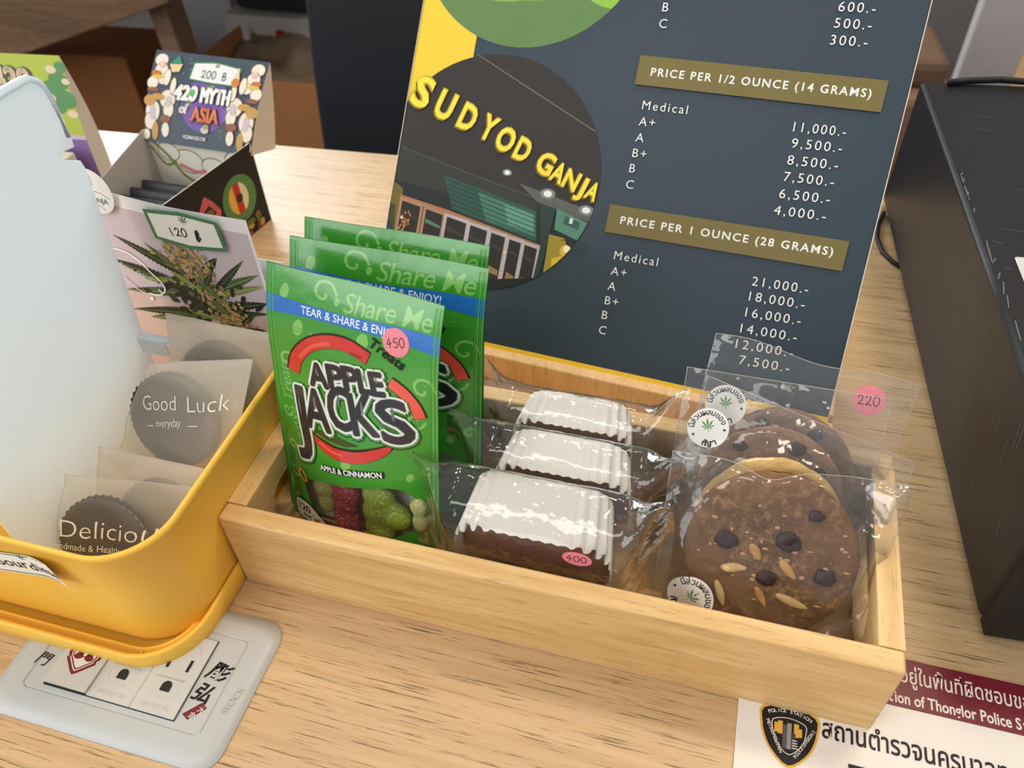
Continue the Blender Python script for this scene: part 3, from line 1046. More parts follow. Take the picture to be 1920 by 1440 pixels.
# lit green siding
A.poly([(40, 121), (118, 106), (122, 84), (52, 97)], ink(44, 84, 72))
A.poly([(70, 113), (117, 104.5), (121, 86), (80, 93)], ink(70, 122, 104))
A.poly([(92, 107), (116, 102.5), (119, 90), (98, 93)], ink(98, 156, 134))
for q in range(6):
    A.line([(44 + q, 118 - q * 3.4), (121, 103 - q * 3.3)], .5, ink(30, 56, 50), False)
A.line([(50.8, 210.9), (101, 189), (149.9, 168)], .7, ink(126, 112, 88), False)
A.line([(2, 136.4), (60, 125), (117, 114.4), (160, 106)], .6, ink(92, 84, 74), False)
# soffit glow and lamps
A.poly([(100, 124), (160, 112), (160, 104), (118, 112)], ink(96, 98, 92))
for x, y, r in ((90, 130, 1.9), (123.8, 119.5, 2.9), (154.5, 112.3, 2.8)):
    A.disc(x, y, r * 2.0, ink(132, 138, 132), r * 1.3)
    A.disc(x, y, r * 1.1, ink(236, 244, 240), r * .8)
# left wall with yellow glow and fan lamp
A.poly([(-4, 112), (9, 106), (12, 60), (-4, 60)], ink(112, 104, 40))
A.poly([(-4, 96), (5, 92), (8, 60), (-4, 60)], ink(70, 68, 44))
# folding doors
A.poly([(8, 101), (48, 95.7), (126, 82), (126, 79), (48, 92.5), (8, 98)], ink(176, 124, 86))
xs = [(10, 26, 66), (31, 45.5, 62), (49, 65.5, 58), (69, 83, 52), (86.5, 98, 46), (101.5, 111, 42), (114, 124, 44)]
for i, (x0, x1, yb_) in enumerate(xs):
    fr = ink(176, 136, 108) if i < 2 else ink(186, 180, 184)
    top = lambda x: 97.2 - (x - 20) * .158
    A.poly([(x0 - 2.2, top(x0) + .5), (x0 - 2.2, yb_ - 24), (x1 + 2.2, yb_ - 24), (x1 + 2.2, top(x1) + .5)], fr)
    A.poly([(x0, top(x0) - 2), (x0, yb_ - 24), (x1, yb_ - 24), (x1, top(x1) - 2)], ink(44, 42, 38))
    A.poly([(x0 + .8, top(x0) - 9), (x0 + .8, top(x0) - 12), (x1 - 1, top(x1) - 12.5), (x1 - 1, top(x1) - 10.5)], ink(84, 132, 104) if i in (1,) else ink(58, 58, 52))
    if i > 2:
        A.poly([(x0 + 2, top(x0) - 26), (x0 + 2, top(x0) - 31), (x1 - 1, top(x1) - 31), (x1 - 1, top(x1) - 27)], ink(150, 122, 84))
rr_ = random.Random(9)
for q in range(26):
    A.disc(15.5 + rr_.gauss(0, 2.6), 80 + rr_.gauss(0, 4.5), .7, ink(186, 136, 84), 1.3, 0, 8, q == 0)
A.disc(12, 84, 1.2, ink(236, 214, 170)); A.disc(100, 72, 1.2, ink(236, 214, 150)); A.disc(66, 74, .7, ink(230, 220, 180))
A.poly([(90, 50), (128, 58), (128, 34), (88, 34)], ink(34, 32, 32))
# pillar, air-conditioner, yellow wall lamp
A.poly([(119, 112), (132, 110), (131, 82), (129, 56), (125, 56), (126, 82)], ink(40, 62, 58))
A.poly([(133, 110), (160, 103), (160, 88), (134, 95)], ink(86, 138, 116))
A.poly([(140, 106), (152, 103), (152, 97.5), (140, 100)], ink(58, 92, 82))
A.rect(144, 101, 146.5, 105, ink(220, 226, 220))
for q in range(4):
    A.line([(136, 93 - q * 2.4), (160, 87 - q * 2.6)], .6, ink(54, 74, 62), False)
A.poly([(131, 91), (143, 90), (150, 76), (140, 66), (132, 60)], ink(160, 142, 44))
A.poly([(136, 74), (150, 80), (150, 68), (138, 62)], ink(214, 186, 52))
A.disc(145.5, 81, 4.4, ink(226, 186, 70)); A.disc(146, 82.5, 2.6, ink(250, 240, 196))
A.line([(141, 88), (145, 90), (150, 88)], .6, ink(70, 52, 34), False)
A.clip = None
# neon sign letters follow the fascia
NEO = [('S', 9.2, 180.2, 22.5, 0), ('U', 29.6, 172.7, 20.5, 0), ('D', 49.6, 166.2, 19.0, 0), ('Y', 67.4, 160.8, 18.0, 0), ('O', 82.2, 154.2, 17.3, 0), ('D', 97, 148.8, 16.4, 0),
       ('G', 116.2, 141.2, 15.6, 0), ('A', 127.2, 136.3, 14.2, 0), ('N', 137.8, 132.4, 13.6, 0), ('J', 146.6, 129.2, 13.2, 0), ('A', 155, 126.9, 12.6, 0)]
for dx_, dy_, col, bd in ((-1.0, -1.1, (118, 92, 28), .045), (0, 0, (196, 168, 40), .055), (0, 0, (250, 228, 70), .022)):
    mm = ink(*col)
    for i, (ch, x, y, h, _) in enumerate(NEO):
        wdt = h * (.78 if ch in 'OGN' else .66 if ch != 'J' else .42)
        A.text(ch, x + dx_, y + dy_ - h * .5, h / .73, mm, bd, 0, rot=-.30, align='c', width=min(wdt, 15) + bd * 22, raise_=(i == 0))
A.line([(347.9, -1.8), (347.9, 331)], .55, M_EDGE, False)
A.line([(.3, -1.8), (.3, 331)], .5, M_EDGE, False)
# price columns
def bar(y0, y1, s, ty):
    A.poly([(171.2, y0), (334.0, y0 + 1.2), (334.2, y1 + 1.4), (171.2, y1)], OLI)
    A.text(s, 180.9, ty, 7.6, WHT, .016, 0, 1.25, rot=.018, width=145.0)
bar(203.4, 223.3, 'PRICE PER 1/2 OUNCE (14 GRAMS)', 210.4)
bar(99.6, 119.3, 'PRICE PER 1 OUNCE (28 GRAMS)', 107.1)
def cols(rows, x):
    for i, (s, y) in enumerate(rows):
        A.text(s, x, y, 8.6, WHT, -.004, 0, 1.25, rot=.02, raise_=(i == 0))
cols([('Medical', 187.2), ('A+', 176), ('A', 164.9), ('B+', 154.1), ('B', 143.4), ('C', 132.1)], 179.8)
cols([('Medical', 81.6), ('A+', 70.4), ('A', 59.4), ('B+', 48.9), ('B', 38.2), ('C', 27.2)], 181.7)
cols([('A', 275), ('B+', 264.4), ('B', 253.6), ('C', 242.7)], 179.8)
def prices(rows):
    for i, (s, x, y) in enumerate(rows):
        A.text(s, x, y, 9.0, WHT, -.004, 0, 1.25, rot=.035, width=(316.2 - x), raise_=(i == 0))
prices([('11,000.-', 283, 185.6), ('9,500.-', 284.2, 175.1), ('8,500.-', 284, 163.9), ('7,500.-', 284.1, 152.9), ('6,500.-', 283.8, 141.5), ('4,000.-', 282.8, 130.2)])
prices([('21,000.-', 279.2, 80.9), ('18,000.-', 279.6, 70.5), ('16,000.-', 279.6, 59.3), ('14,000.-', 278.8, 47.9), ('12,000.-', 278, 36.9), ('7,500.-', 282.6, 26.5)])
prices([('600.-', 293.6, 264.2), ('500.-', 293.4, 253.8), ('300.-', 293.3, 243.1), ('700.-', 293.4, 275)])
mb.obj('board', t)
# stand: front lip and base block behind the board, brace
mb = MB()
sy = lambda d: (a * d)
ax_ = a
bk = Vector((-a.y, a.x, 0))
mts = Matrix((ax_, bk, Z)).transposed().to_4x4()
mts.translation = Vector((O.x, O.y, 0))
mb.box((-.004, -.0085, 0), (BW + .004, .0002, .0255), M_BEECH, .0016, 3, mts)
mb.box((-.004, .0095, 0), (BW + .004, .060, .0225), M_BEECH, .0016, 3, mts)
mb.box((.001, .0002, 0), (BW - .001, .0095, .0180), M_BEECH, 0, 1, mts)
mb.obj('stand', t)
mb = MB()
p0, p1 = mts @ Vector((BW / 2, .055, .02)), S(174, 120, -.006)
p2 = mts @ Vector((BW / 2, .150, .004))
mb.tube([p2, S(174, 150, -.0095)], .005, M_BEECH, 8)
mb.obj('brace', t)
# ------------------------------------------------------------------ bags and cookies (shared builders)
def pose(root, fr, sx=1.0, sy=1.0):
    """put a local (x right, y up, z towards the viewer) object on a leaning frame"""
    O, a, b = fr
    n = a.cross(b)
    m = Matrix((a * sx, b * sy, n)).transposed().to_4x4()
    m.translation = O
    root.matrix_world = m
    return root
def bag_depth(cookies, fall=0.020):
    def D(x, y):
        d = 0.0
        for cx, cy, r, h in cookies:
            q = (math.hypot(x - cx, y - cy) - r * .96) / fall
            if q < 1:
                q = max(0, q)
                d = max(d, h * (1 - q * q * (3 - 2 * q)))
        return d
    return D
def bag(root, quad, cookies, m, seed=0, wr=0.0011, fall=0.02, nu=44, nv=44, fold=None, edge=None):
    """two heat-sealed sheets over their contents; quad = TL, TR, BR, BL in the bag's own plane"""
    TL, TR, BR, BL = quad
    D = bag_depth(cookies, fall)
    def xy(s, t):
        x = (BL[0] * (1 - s) + BR[0] * s) * (1 - t) + (TL[0] * (1 - s) + TR[0] * s) * t
        y = (BL[1] * (1 - s) + BR[1] * s) * (1 - t) + (TL[1] * (1 - s) + TR[1] * s) * t
        if edge:
            y += edge(s) * max(0, (t - .8) / .2)
        return x, y
    def wrk(x, y, k):
        w = wr * (fbm(x + seed, y, k, 45) + .6 * abs(fbm(x * .4 + y * .8 + seed, y * .2, k + 3, 90)))
        if fold:
            w += fold(x, y)
        return w
    def sheet(side):
        def f(s, t):
            x, y = xy(s, t)
            e = min(1, min(s, 1 - s) / .05, min(t + .02, 1 - t) / .04)
            z = side * (D(x, y) * (1.0 if side > 0 else .9) + .0009 * e) + wrk(x, y, 0 if side > 0 else .6) * (.35 + .65 * e)
            return Vector((x, y, z))
        return f
    mb = MB(); mb.grid(sheet(1), nu, nv, m); fr_ = mb.obj('front_sheet', root)
    mb = MB(); mb.grid(sheet(-1), nu, nv, m); mb.obj('back_sheet', root)
    # the heat-sealed edge catches the light as a thin line
    mb = MB()
    f1 = sheet(1)
    path = [(0, .25 + .75 * k / 20) for k in range(21)] + [(k / 30, 1) for k in range(1, 31)] + [(1, 1 - .75 * k / 20) for k in range(1, 21)]
    mb.tube([f1(s, t) for s, t in path], .00022, film('seal_edge', .55, .3, bump=0), 5)
    mb.obj('sealed_edge', root)
    surf = lambda x, y, off=0.0: Vector((x, y, D(x, y) + .0009 + wrk(x, y, 0) + .0003 + off))
    return fr_, surf, xy
def sandwich_cookie(name, label, group, fr, cx, cy, r, h):
    t = thing(name, label, 'cookie', group=group)
    M_DARK = plain('dark_cocoa', (46, 42, 44), 0.75, 0.25, 0.15, 150, 0.35, 700)
    for side in (-1, 1):
        mb = MB()
        rings = []
        for rr, zz in ((1, h * .25), (1.0, h * .62), (.94, h * .86), (.86, h * .95), (.85, h * .88), (.8, h * .86), (.5, h * .9), (.48, h * .98), (.28, h * .98), (.02, h * .96)):
            ring = []
            for k in range(120):
                a_ = 2 * math.pi * k / 120
                q = 1 + (.022 * math.cos(a_ * 40) if rr > .9 else 0)
                emb = .0005 * math.cos(a_ * 8) if .4 < rr < .8 else 0
                ring.append((cx + r * rr * q * math.cos(a_), cy + r * rr * q * math.sin(a_), side * (zz + emb)))
            rings.append(ring if side > 0 else ring[::-1])
        mb.loft(rings, M_DARK, True, False, True)
        mb.obj('wafer', t)
    mb = MB()
    ring = lambda z: [(cx + r * .93 * math.cos(2 * math.pi * k / 60), cy + r * .93 * math.sin(2 * math.pi * k / 60), z) for k in range(60)]
    mb.loft([ring(-h * .26), ring(h * .26)], plain('cream_fill', (206, 196, 180), .6), True, True, True)
    mb.obj('cream', t)
    pose(t, fr)
    return t

# ------------------------------------------------------------------ in the yellow bin
M_BAGF = frosted('frosted_bag', (250, 244, 232), 0.55, 0.46, 0.30, .6)
WTXT = ink(248, 246, 240, .6)
M_BAGT = frosted('frosted_bag_thin', (250, 243, 230), 0.55, 0.76, 0.30, .5)
def frosted_bag(label, fr, quad, cookie, seed, art=None, m=None):
    t = thing('cookie_bag', label, 'bag', group='frosted cookie bags in the yellow bin')
    cx, cy, r, h = cookie
    f, surf, xy = bag(t, quad, [(cx, cy, r, h + .0008)], m or M_BAGF, seed, .0016, .016)
    if art:
        mb = MB()
        art(Art(mb, surf, L=.004))
        mb.obj('printed_greeting', t)['label'] = 'white printed greeting'
    pose(t, fr)
    return t
FL1, FL15, FL2, FL3 = frame(-.3, .190, .02, 0, .5), frame(-.3, .2135, .02, 0, .5), frame(-.3, .237, .02, 0, .45), frame(-.3, .287, .02, 0, .3)
def art1(A):
    A.text('Delicious', -.0430, .0195, .0165, WTXT, -.012, .25, 1.0, rot=.15, width=.072)
    A.text('Handmade & Healthy', -.0505, .0105, .0062, WTXT, -.004, .25, 1.0, rot=.13, width=.051)
def art2(A):
    A.text('Good', -.0125, .0700, .0135, WTXT, -.014, .25, rot=.17, width=.0235)
    A.text('Luck', .0165, .0735, .0145, WTXT, -.014, .25, rot=.17, width=.0255)
    A.text('everyday', -.0045, .0610, .0072, WTXT, -.008, .4, rot=.17, width=.0170)
    A.line([(-.0115, .0600), (-.0065, .0610)], .0005, WTXT, False)
    A.line([(.0160, .0645), (.0225, .0658)], .0005, WTXT, False)
def art3(A):
    A.text('have a nice day', -.001, .072, .0065, ink(150, 146, 142, .6), -.006, .25, rot=.05, width=.036)
    A.line([(.006, .0628), (.030, .0640)], .0006, WTXT, False)
sandwich_cookie('sandwich_cookie', 'dark sandwich cookie in the Delicious bag at the front of the yellow bin', 'dark cookies in the yellow bin', FL1, -.0160, .0150, .0315, .0055)
frosted_bag('frosted bag printed Delicious, front of the yellow bin', FL1, [(-.0440, .0555), (.0440, .0660), (.0470, -.012), (-.0480, -.012)], (-.0160, .0150, .0315, .0055), 1.0, art1, M_BAGT)
sandwich_cookie('sandwich_cookie', 'dark sandwich cookie hidden in the unprinted bag, middle of yellow bin', 'dark cookies in the yellow bin', FL15, .006, .014, .029, .0045)
frosted_bag('frosted bag without visible print, between the Delicious and Good Luck bags', FL15, [(-.0370, .0560), (.0340, .0560), (.0440, -.012), (-.0460, -.012)], (.006, .014, .029, .0045), 2.3)
sandwich_cookie('sandwich_cookie', 'dark sandwich cookie in the Good Luck bag', 'dark cookies in the yellow bin', FL2, .0030, .0640, .0292, .0052)
frosted_bag('frosted bag printed Good Luck everyday, near the bin middle', FL2, [(-.0100, .0980), (.0560, .1110), (.0340, .0160), (-.0480, .0160)], (.0030, .0640, .0292, .0052), 3.1, art2)
sandwich_cookie('sandwich_cookie', 'dark sandwich cookie in the rearmost frosted bag by the plant photo', 'dark cookies in the yellow bin', FL3, .0120, .0560, .0285, .005)
frosted_bag('rearmost frosted bag in the yellow bin, in front of the plant photo card', FL3, [(-.0230, .0985), (.0500, .0965), (.0520, -.012), (-.0270, -.012)], (.0120, .0560, .0285, .005), 4.7, art3)

# photo card with a price label and a round tag
FC = frame(-.355, .335, .03, 0, .05)
t = thing('photo_card', 'price card with a hemp plant photo at the back of the yellow bin', 'card')
mb = MB()
cm = lambda x, y, off=0.0: Vector((x, y, off + .0012 * math.sin(x * 40)))
PAPER = ink(238, 236, 236, .6)
A = Art(mb, cm, L=.008, start=0, step=.00002)
cardq = [(-.030, .0), (.0925, .0), (.0925, .100), (.0905, .1430), (.063, .1447), (.0376, .1465), (.0, .1505), (-.030, .1535)]
A.poly(cardq, PAPER)
A.poly([(-.030, .0), (.0905, .0), (.0905, .1000), (.0890, .1335), (.0480, .1368), (.0, .1412), (-.030, .1440)], ink(206, 190, 196, .5))
A.poly([(-.030, .0), (.0905, .0), (.0905, .070), (-.030, .078)], ink(212, 186, 178, .5))
rnd = random.Random(11)
def blade(x0, y0, x1, y1, w, col, A=A):
    """one serrated leaflet"""
    dx, dy = x1 - x0, y1 - y0
    l = math.hypot(dx, dy)
    ux, uy = dx / l, dy / l
    up, dn = [], []
    n = max(5, int(l / .0028))
    for k in range(n + 1):
        t_ = k / n
        ww = w * math.sin(math.pi * min(1, t_ * .92 + .08)) ** .8 * (1 - .35 * t_)
        bend = .10 * l * t_ * t_
        for s, lst in ((1, up), (-1, dn)):
            for j, e in ((0, 1.0), (.45, .72)):
                tt = min(1, t_ + j / n)
                lst.append((x0 + dx * tt - uy * (s * ww * e) , y0 + dy * tt + ux * (s * ww * e) - bend * .3))
    A.poly(up + dn[::-1], ink(*col))
    A.line([(x0, y0), (x1, y1 - .03 * l)], w * .16, ink(min(255, col[0] + 50), min(255, col[1] + 50), col[2] + 26), False)
DK, MD, LT = (46, 58, 40), (82, 98, 58), (126, 138, 76)
for q in ((.043, .095, -.008, .121, .0048, DK), (.045, .090, .014, .119, .0042, MD), (.05, .10, .0635, .1145, .0042, DK), (.05, .085, .0885, .1060, .0046, MD), (.05, .082, .081, .1155, .0036, DK),
          (.052, .074, .092, .0850, .0046, DK), (.05, .07, .0895, .0765, .0034, DK), (.05, .07, -.015, .063, .0048, DK), (.045, .066, -.003, .0585, .005, MD), (.04, .085, -.015, .1020, .0064, DK),
          (.04, .084, -.014, .079, .0044, MD), (.04, .092, .004, .0905, .004, LT), (.062, .058, .0836, .0622, .003, DK), (.062, .060, .079, .074, .003, DK), (.030, .07, .061, .066, .0034, LT), (.055, .085, .09, .098, .0034, LT)):
    blade(*q)
for k in range(90):
    A.disc(.044 + rnd.gauss(0, .012), .080 + rnd.gauss(0, .008), .0028 + rnd.random() * .002, ink(*rnd.choice([(40, 44, 34), (58, 66, 42), (48, 40, 40)])), .0016, rnd.random() * 3, 7, k % 15 == 0)
for k in range(520):
    u = rnd.random()
    cx = .0385 + .028 * (u ** 1.2) + rnd.gauss(0, .0072 - .002 * u)
    cy = .1205 - .060 * u + rnd.gauss(0, .0052)
    col = rnd.choice([(196, 142, 96), (176, 150, 96), (164, 160, 92), (128, 128, 70), (206, 164, 120), (150, 110, 78), (92, 96, 56)])
    if .45 < u < .62 and rnd.random() < .6:
        col = rnd.choice([(58, 62, 40), (70, 60, 48), (96, 100, 56)])
    A.disc(cx, cy, .0010 + rnd.random() * .0018, ink(*col), .0007 + rnd.random() * .0009, rnd.random() * 3, 6, k % 33 == 0)
for q in ((.046, .098, .060, .080, .0036, MD), (.05, .092, .056, .1015, .0030, DK), (.052, .082, .0615, .070, .0032, MD), (.028, .100, .046, .0885, .003, LT)):
    blade(*q)
A.line([(-.0155, .1070), (-.010, .1095), (-.002, .1085), (.006, .1030), (.0115, .0960), (.0165, .0905), (.0185, .0850), (.0155, .0805), (.0130, .0832), (.0145, .0795), (.009, .0780), (.004, .0785)], .0011, WTXT)
A.line([(-.012, .0880), (-.004, .0800), (.004, .0772)], .0009, ink(226, 206, 214))
A.disc(.0045, .0742, .0016, WTXT, .0013, .4, 12)
A.text('Sour diesel', -.0105, .0968, .0052, ink(190, 200, 170, .6), -.004, 0, rot=-.30)
mb.obj('photo_print', t)
mb = MB()
A = Art(mb, cm, L=.008, start=.0024, step=.00003)
lab = [(.0240, .1437), (.0265, .1300), (.0252, .1240), (.0502, .1192), (.0745, .1205), (.0735, .1410), (.0520, .1447)]
lab = [(.0245, .1440), (.0265, .1243), (.0500, .1200), (.0745, .1212), (.0728, .1408), (.0490, .1450)]
cxm, cym = .0492, .1325
A.poly(lab, ink(72, 122, 80))
A.poly([(cxm + (x - cxm) * .90, cym + (y - cym) * .80) for x, y in lab], ink(236, 232, 226))
A.leaf(.0505, .1385, .0050, ink(52, 84, 58))
handwrite(A, '120', .0385, .1278, .0058, .00075, ink(24, 24, 28), .05, .72)
handwrite(A, '฿', .0555, .1272, .0058, .00075, ink(24, 24, 28), -.05)
mb.obj('price_label', t)['label'] = 'green framed handwritten price label'
mb = MB()
A = Art(mb, cm, L=.008, start=.0030, step=.00003)
A.poly([(x, y) for x, y in rrect(-.024, .0065, .1360, .1660, .0138, 8)], ink(228, 226, 220))
A.line([(-.012, .1490), (-.006, .1555), (-.0060, .1620), (-.0110, .1580), (-.012, .1490)], .0004, ink(110, 130, 130))
A.line([(-.0125, .1485), (-.004, .1510), (.0035, .1470)], .0004, ink(110, 130, 130))
A.line([(-.0125, .1430), (-.006, .1415), (-.003, .1388)], .0004, ink(110, 130, 130))
A.text('GANJA', -.0135, .1440, .0048, ink(90, 120, 124), .02, rot=-.05)
mb.obj('shop_tag', t)['label'] = 'white round shop tag'
pose(t, FC)
# second sheet behind it
mb = MB()
mb.add([(-.335, .3462, .03), (-.2510, .3462, .03), (-.2510, .3478, .1415), (-.335, .3478, .1430), (-.335, .3465, .03), (-.2510, .3465, .03), (-.2510, .3481, .1415), (-.335, .3481, .1430)],
       [[0, 1, 2, 3], [7, 6, 5, 4], [0, 4, 5, 1], [1, 5, 6, 2], [2, 6, 7, 3], [3, 7, 4, 0]], ink(236, 234, 240))
tag(mb.obj('paper_sheet', origin=(-.29, .347, .03)), 'blank white sheet standing behind the plant photo card', 'paper')
# ------------------------------------------------------------------ green candy pouches
PW, PH = .105, .172
def foil(r, g, b):
    return plain('foil_%d_%d_%d' % (r, g, b), (r, g, b), .28, .5, .03, 40, 1.0, 46, coat=.6)
GRN, GRN2, LGRN, PALE = foil(58, 150, 44), foil(40, 120, 34), foil(96, 176, 74), foil(128, 192, 92)
def header_bend(x, y):
    h_ = max(0, y / PH - .72) / .28
    return .0014 * math.sin(x * 50 + 1.0) * h_ * h_ - .0075 * h_ * h_
def pouch_depth(x, y):
    s = min(1, max(0, (x - .004) / (PW - .008)))
    g = y / PH
    if g < .28:
        gy = .55 + .45 * math.sin(g / .28 * math.pi / 2)
    elif g < .80:
        q = (g - .28) / .52
        gy = 1 - q * q * (3 - 2 * q)
    else:
        gy = 0
    d = .0125 * (math.sin(math.pi * s) ** .75) * gy
    d += .0009 * fbm(x, y, .3, 55) * gy
    return d
front = lambda x, y, off=0.0: Vector((x, y, pouch_depth(x, y) + header_bend(x, y) + off))
rearf = lambda x, y, off=0.0: Vector((x, y, -pouch_depth(x, y) * .62 + header_bend(x, y) - .0006 - off))
body_outline = [(0, 0), (PW, 0), (PW, .1475), (PW - .0028, .1490), (PW, .1505), (PW, PH), (0, PH), (0, .1535), (.0028, .1520), (0, .1505)]
WIN = smooth_line([(.0175, .0375), (.026, .0425), (.046, .0485), (.066, .0540), (.083, .0570), (.094, .050), (.099, .036), (.0995, .0265), (.090, .0245), (.072, .0120), (.056, .0035), (.040, .0030), (.029, .0070), (.0205, .0180)], 3, True)
t = thing('candy_pouch', 'green gummy pouch at the front of three, with the pink price sticker', 'pouch', group='green candy pouches in the tray')
mb = MB()
A = Art(mb, front, L=.0030, start=0, step=.000026)
A.holed(body_outline, WIN[::-1], GRN)
# darker shadowless green panels of the print
A.poly([(0, .004), (.016, .004), (.013, .030), (.010, .062), (0, .066)], GRN2)
A.poly([(.082, .004), (PW, .004), (PW, .018), (.096, .014)], GRN2)
# pale script watermark
def curl(x, y, r, k=1, w=.0016):
    A.line([(x + r * (1 - .12 * q) * math.cos(k * q * .9), y + r * (1 - .12 * q) * math.sin(k * q * .9)) for q in range(8)], w, PALE, True, raise_=False)
for x, y, r, k in ((.011, .118, .006, 1), (.008, .084, .0045, -1), (.010, .060, .004, 1), (.096, .124, .008, 1), (.092, .104, .006, -1), (.036, .163, .008, 1), (.010, .042, .005, -1), (.099, .070, .004, 1)):
    curl(x, y, r, k)
for x, y, rx, ry in ((.012, .159, .0026, .0046), (.020, .140, .0030, .0052), (.044, .160, .0016, .0024), (.060, .142, .0034, .0052), (.052, .066, .0030, .0045), (.023, .060, .0022, .003), (.028, .136, .0016, .0030), (.090, .066, .002, .003)):
    A.disc(x, y, rx, PALE, ry, -.3, 16, False)
A.text('Share Me', .048, .1555, .0155, PALE, .004, .25, .92, rot=.03, width=.052)
A.text('Treats', .0135, .092, .0100, PALE, .0, .2, rot=1.66, width=.026, raise_=False)
A.text('Sharing', .0050, .020, .0080, PALE, .0, .2, rot=1.3, width=.020)
A.text('extra', .0110, .088, .0100, PALE, .0, .2, rot=-1.3)
# blue tear band
bu = [(-.0, .1560), (.020, .1550), (.05, .1540), (.08, .1555), (PW, .1560)]
bl = [(PW, .1455), (.08, .1475), (.05, .1478), (.020, .1472), (0, .1455)]
BLU = foil(34, 112, 196)
A.poly(smooth_line(bu, 4) + smooth_line(bl, 4), BLU)
A.text('TEAR & SHARE & ENJOY!', .0225, .1490, .0064, ink(236, 242, 250), .008, .05, 1.0, width=.060)
# embossed zip lines
for yy in (.1400, .1382):
    A.line([(.005, yy), (.04, yy - .0006), (.08, yy), (.100, yy + .0006)], .00035, LGRN)
# red apple ring around the name
RED, RED2, RED3 = foil(206, 44, 40), foil(232, 84, 66), foil(150, 24, 30)
A.line([(.0150, .112), (.0180, .122), (.0270, .1320), (.040, .1375), (.052, .1378), (.0640, .1335)], .0090, ink(60, 30, 24), taper=False)
A.line([(.0155, .112), (.0185, .122), (.0275, .1318), (.040, .1370), (.052, .1373), (.0635, .1332)], .0076, RED)
A.line([(.0200, .122), (.0285, .1310), (.040, .1360)], .0022, RED2)
A.line([(.052, .1338), (.060, .1330)], .0014, RED3)
A.line([(.0770, .1235), (.0850, .1195), (.0920, .1130), (.0955, .1060)], .0080, ink(60, 30, 24))
A.line([(.0770, .1232), (.0850, .1192), (.0918, .1128), (.0950, .1060)], .0066, RED2)
A.line([(.0260, .0770), (.0360, .0730), (.0470, .0715), (.0600, .0735), (.0720, .0790), (.0800, .0850)], .0088, ink(60, 24, 24), taper=True)
A.line([(.0270, .0765), (.0360, .0725), (.0470, .0710), (.0600, .0728), (.0720, .0785), (.0790, .0840)], .0072, RED, taper=True)
A.line([(.0330, .0735), (.0430, .0715), (.0500, .0716)], .0018, RED2)
A.poly([(.028, .080), (.038, .0775), (.052, .0775), (.060, .080), (.04, .0825)], ink(70, 70, 24))
# the brand lettering, built up in outline layers
WORD1 = [('A', .0335, .1085, .0140, .10, .0115), ('P', .0440, .1105, .0140, .12, .0098), ('P', .0538, .1120, .0142, .14, .0098), ('L', .0628, .1130, .0140, .16, .0082), ('E', .0705, .1138, .0138, .18, .0082)]
WORD2 = [('J', .0215, .0690, .0370, .10, .0110), ('A', .0335, .0820, .0250, .12, .0170), ('C', .0490, .0875, .0255, .16, .0150), ('K', .0640, .0880, .0250, .20, .0165), ('S', .0835, .0885, .0265, .22, .0200)]
def letters(mat_, r, dx=0.0, dy=0.0):
    first = True
    for wd in (WORD2, WORD1):
        for ch, x, y, h, rot, w in wd:
            if r:
                A.fat(ch, x + dx, y + dy, h / .73, mat_, r, rot, w, -.08, 9, first)
            else:
                A.text(ch, x + dx, y + dy, h / .73, mat_, .012, -.08, rot=rot, align='c', width=w, raise_=first)
            first = False
letters(foil(24, 34, 22), .0034, .0006, -.0008)
letters(foil(70, 146, 62), .0030, .0004, -.0005)
letters(foil(226, 232, 222), .0024)
letters(foil(116, 120, 124), .0011)
letters(foil(34, 34, 40), .0007)
first = True
for ch, x, y, h, rot, w in WORD1 + WORD2:
    A.disc(x - w * .20, y + h * .62, w * .05, foil(104, 106, 116), h * .16, .2, 10, first)
    first = False
A.text('Treats', .0640, .1415, .0085, ink(22, 28, 18), .02, .15, rot=-.42, width=.0225)
A.fat('APPLE & CINNAMON', .0555, .0600, .0047, ink(30, 40, 26), .0005, .19, .0410)
A.text('APPLE & CINNAMON', .0345, .0560, .0047, ink(240, 240, 236), .03, 0, 1.0, rot=.19, width=.0410)
# orange charm, dose label
A.line([(.0165, .0475), (.0150, .0430), (.0175, .0385), (.0205, .0395), (.0200, .0450), (.0165, .0475)], .0016, ink(232, 140, 40))
A.poly(smooth_line([(.0052, .0155), (.0120, .0190), (.0190, .0185), (.0250, .0135), (.0330, .0050), (.0300, .0010), (.0080, .0010)], 3, True), ink(26, 60, 24))
A.poly(smooth_line([(.0060, .0150), (.0120, .0182), (.0187, .0177), (.0243, .0130), (.0315, .0050), (.0290, .0018), (.0084, .0018)], 3, True), ink(232, 232, 226))
A.text('120', .0083, .0088, .0088, ink(26, 26, 26), .02, 0, .95, rot=.05, width=.0105)
A.text('mg', .0112, .0032, .0062, ink(26, 26, 26), .02, 0, .95, rot=.05)
A.disc(.0222, .0052, .0018, ink(196, 52, 44), .0015); A.disc(.0248, .0070, .0016, ink(120, 170, 70), .0012); A.disc(.0205, .0092, .0008, ink(120, 170, 70))
mb.obj('front_panel', t)
mb = MB()
Art(mb, front, L=.004, start=-.00004, step=0).poly(WIN, film('pouch_window', .02, .35, tint=(1, 1, 1), bump=.25))
mb.obj('window', t)
mb = MB()
Art(mb, rearf, L=.007, start=0, step=0).poly(body_outline[::-1], GRN2)
Art(mb, lambda x, y, off=0: rearf(x, y, -.0004), L=.009, start=0, step=0).poly([(.003, .003), (PW - .003, .003), (PW - .003, .14), (.003, .14)], plain('pouch_liner', (206, 206, 190), .4))
mb.obj('back_panel', t)
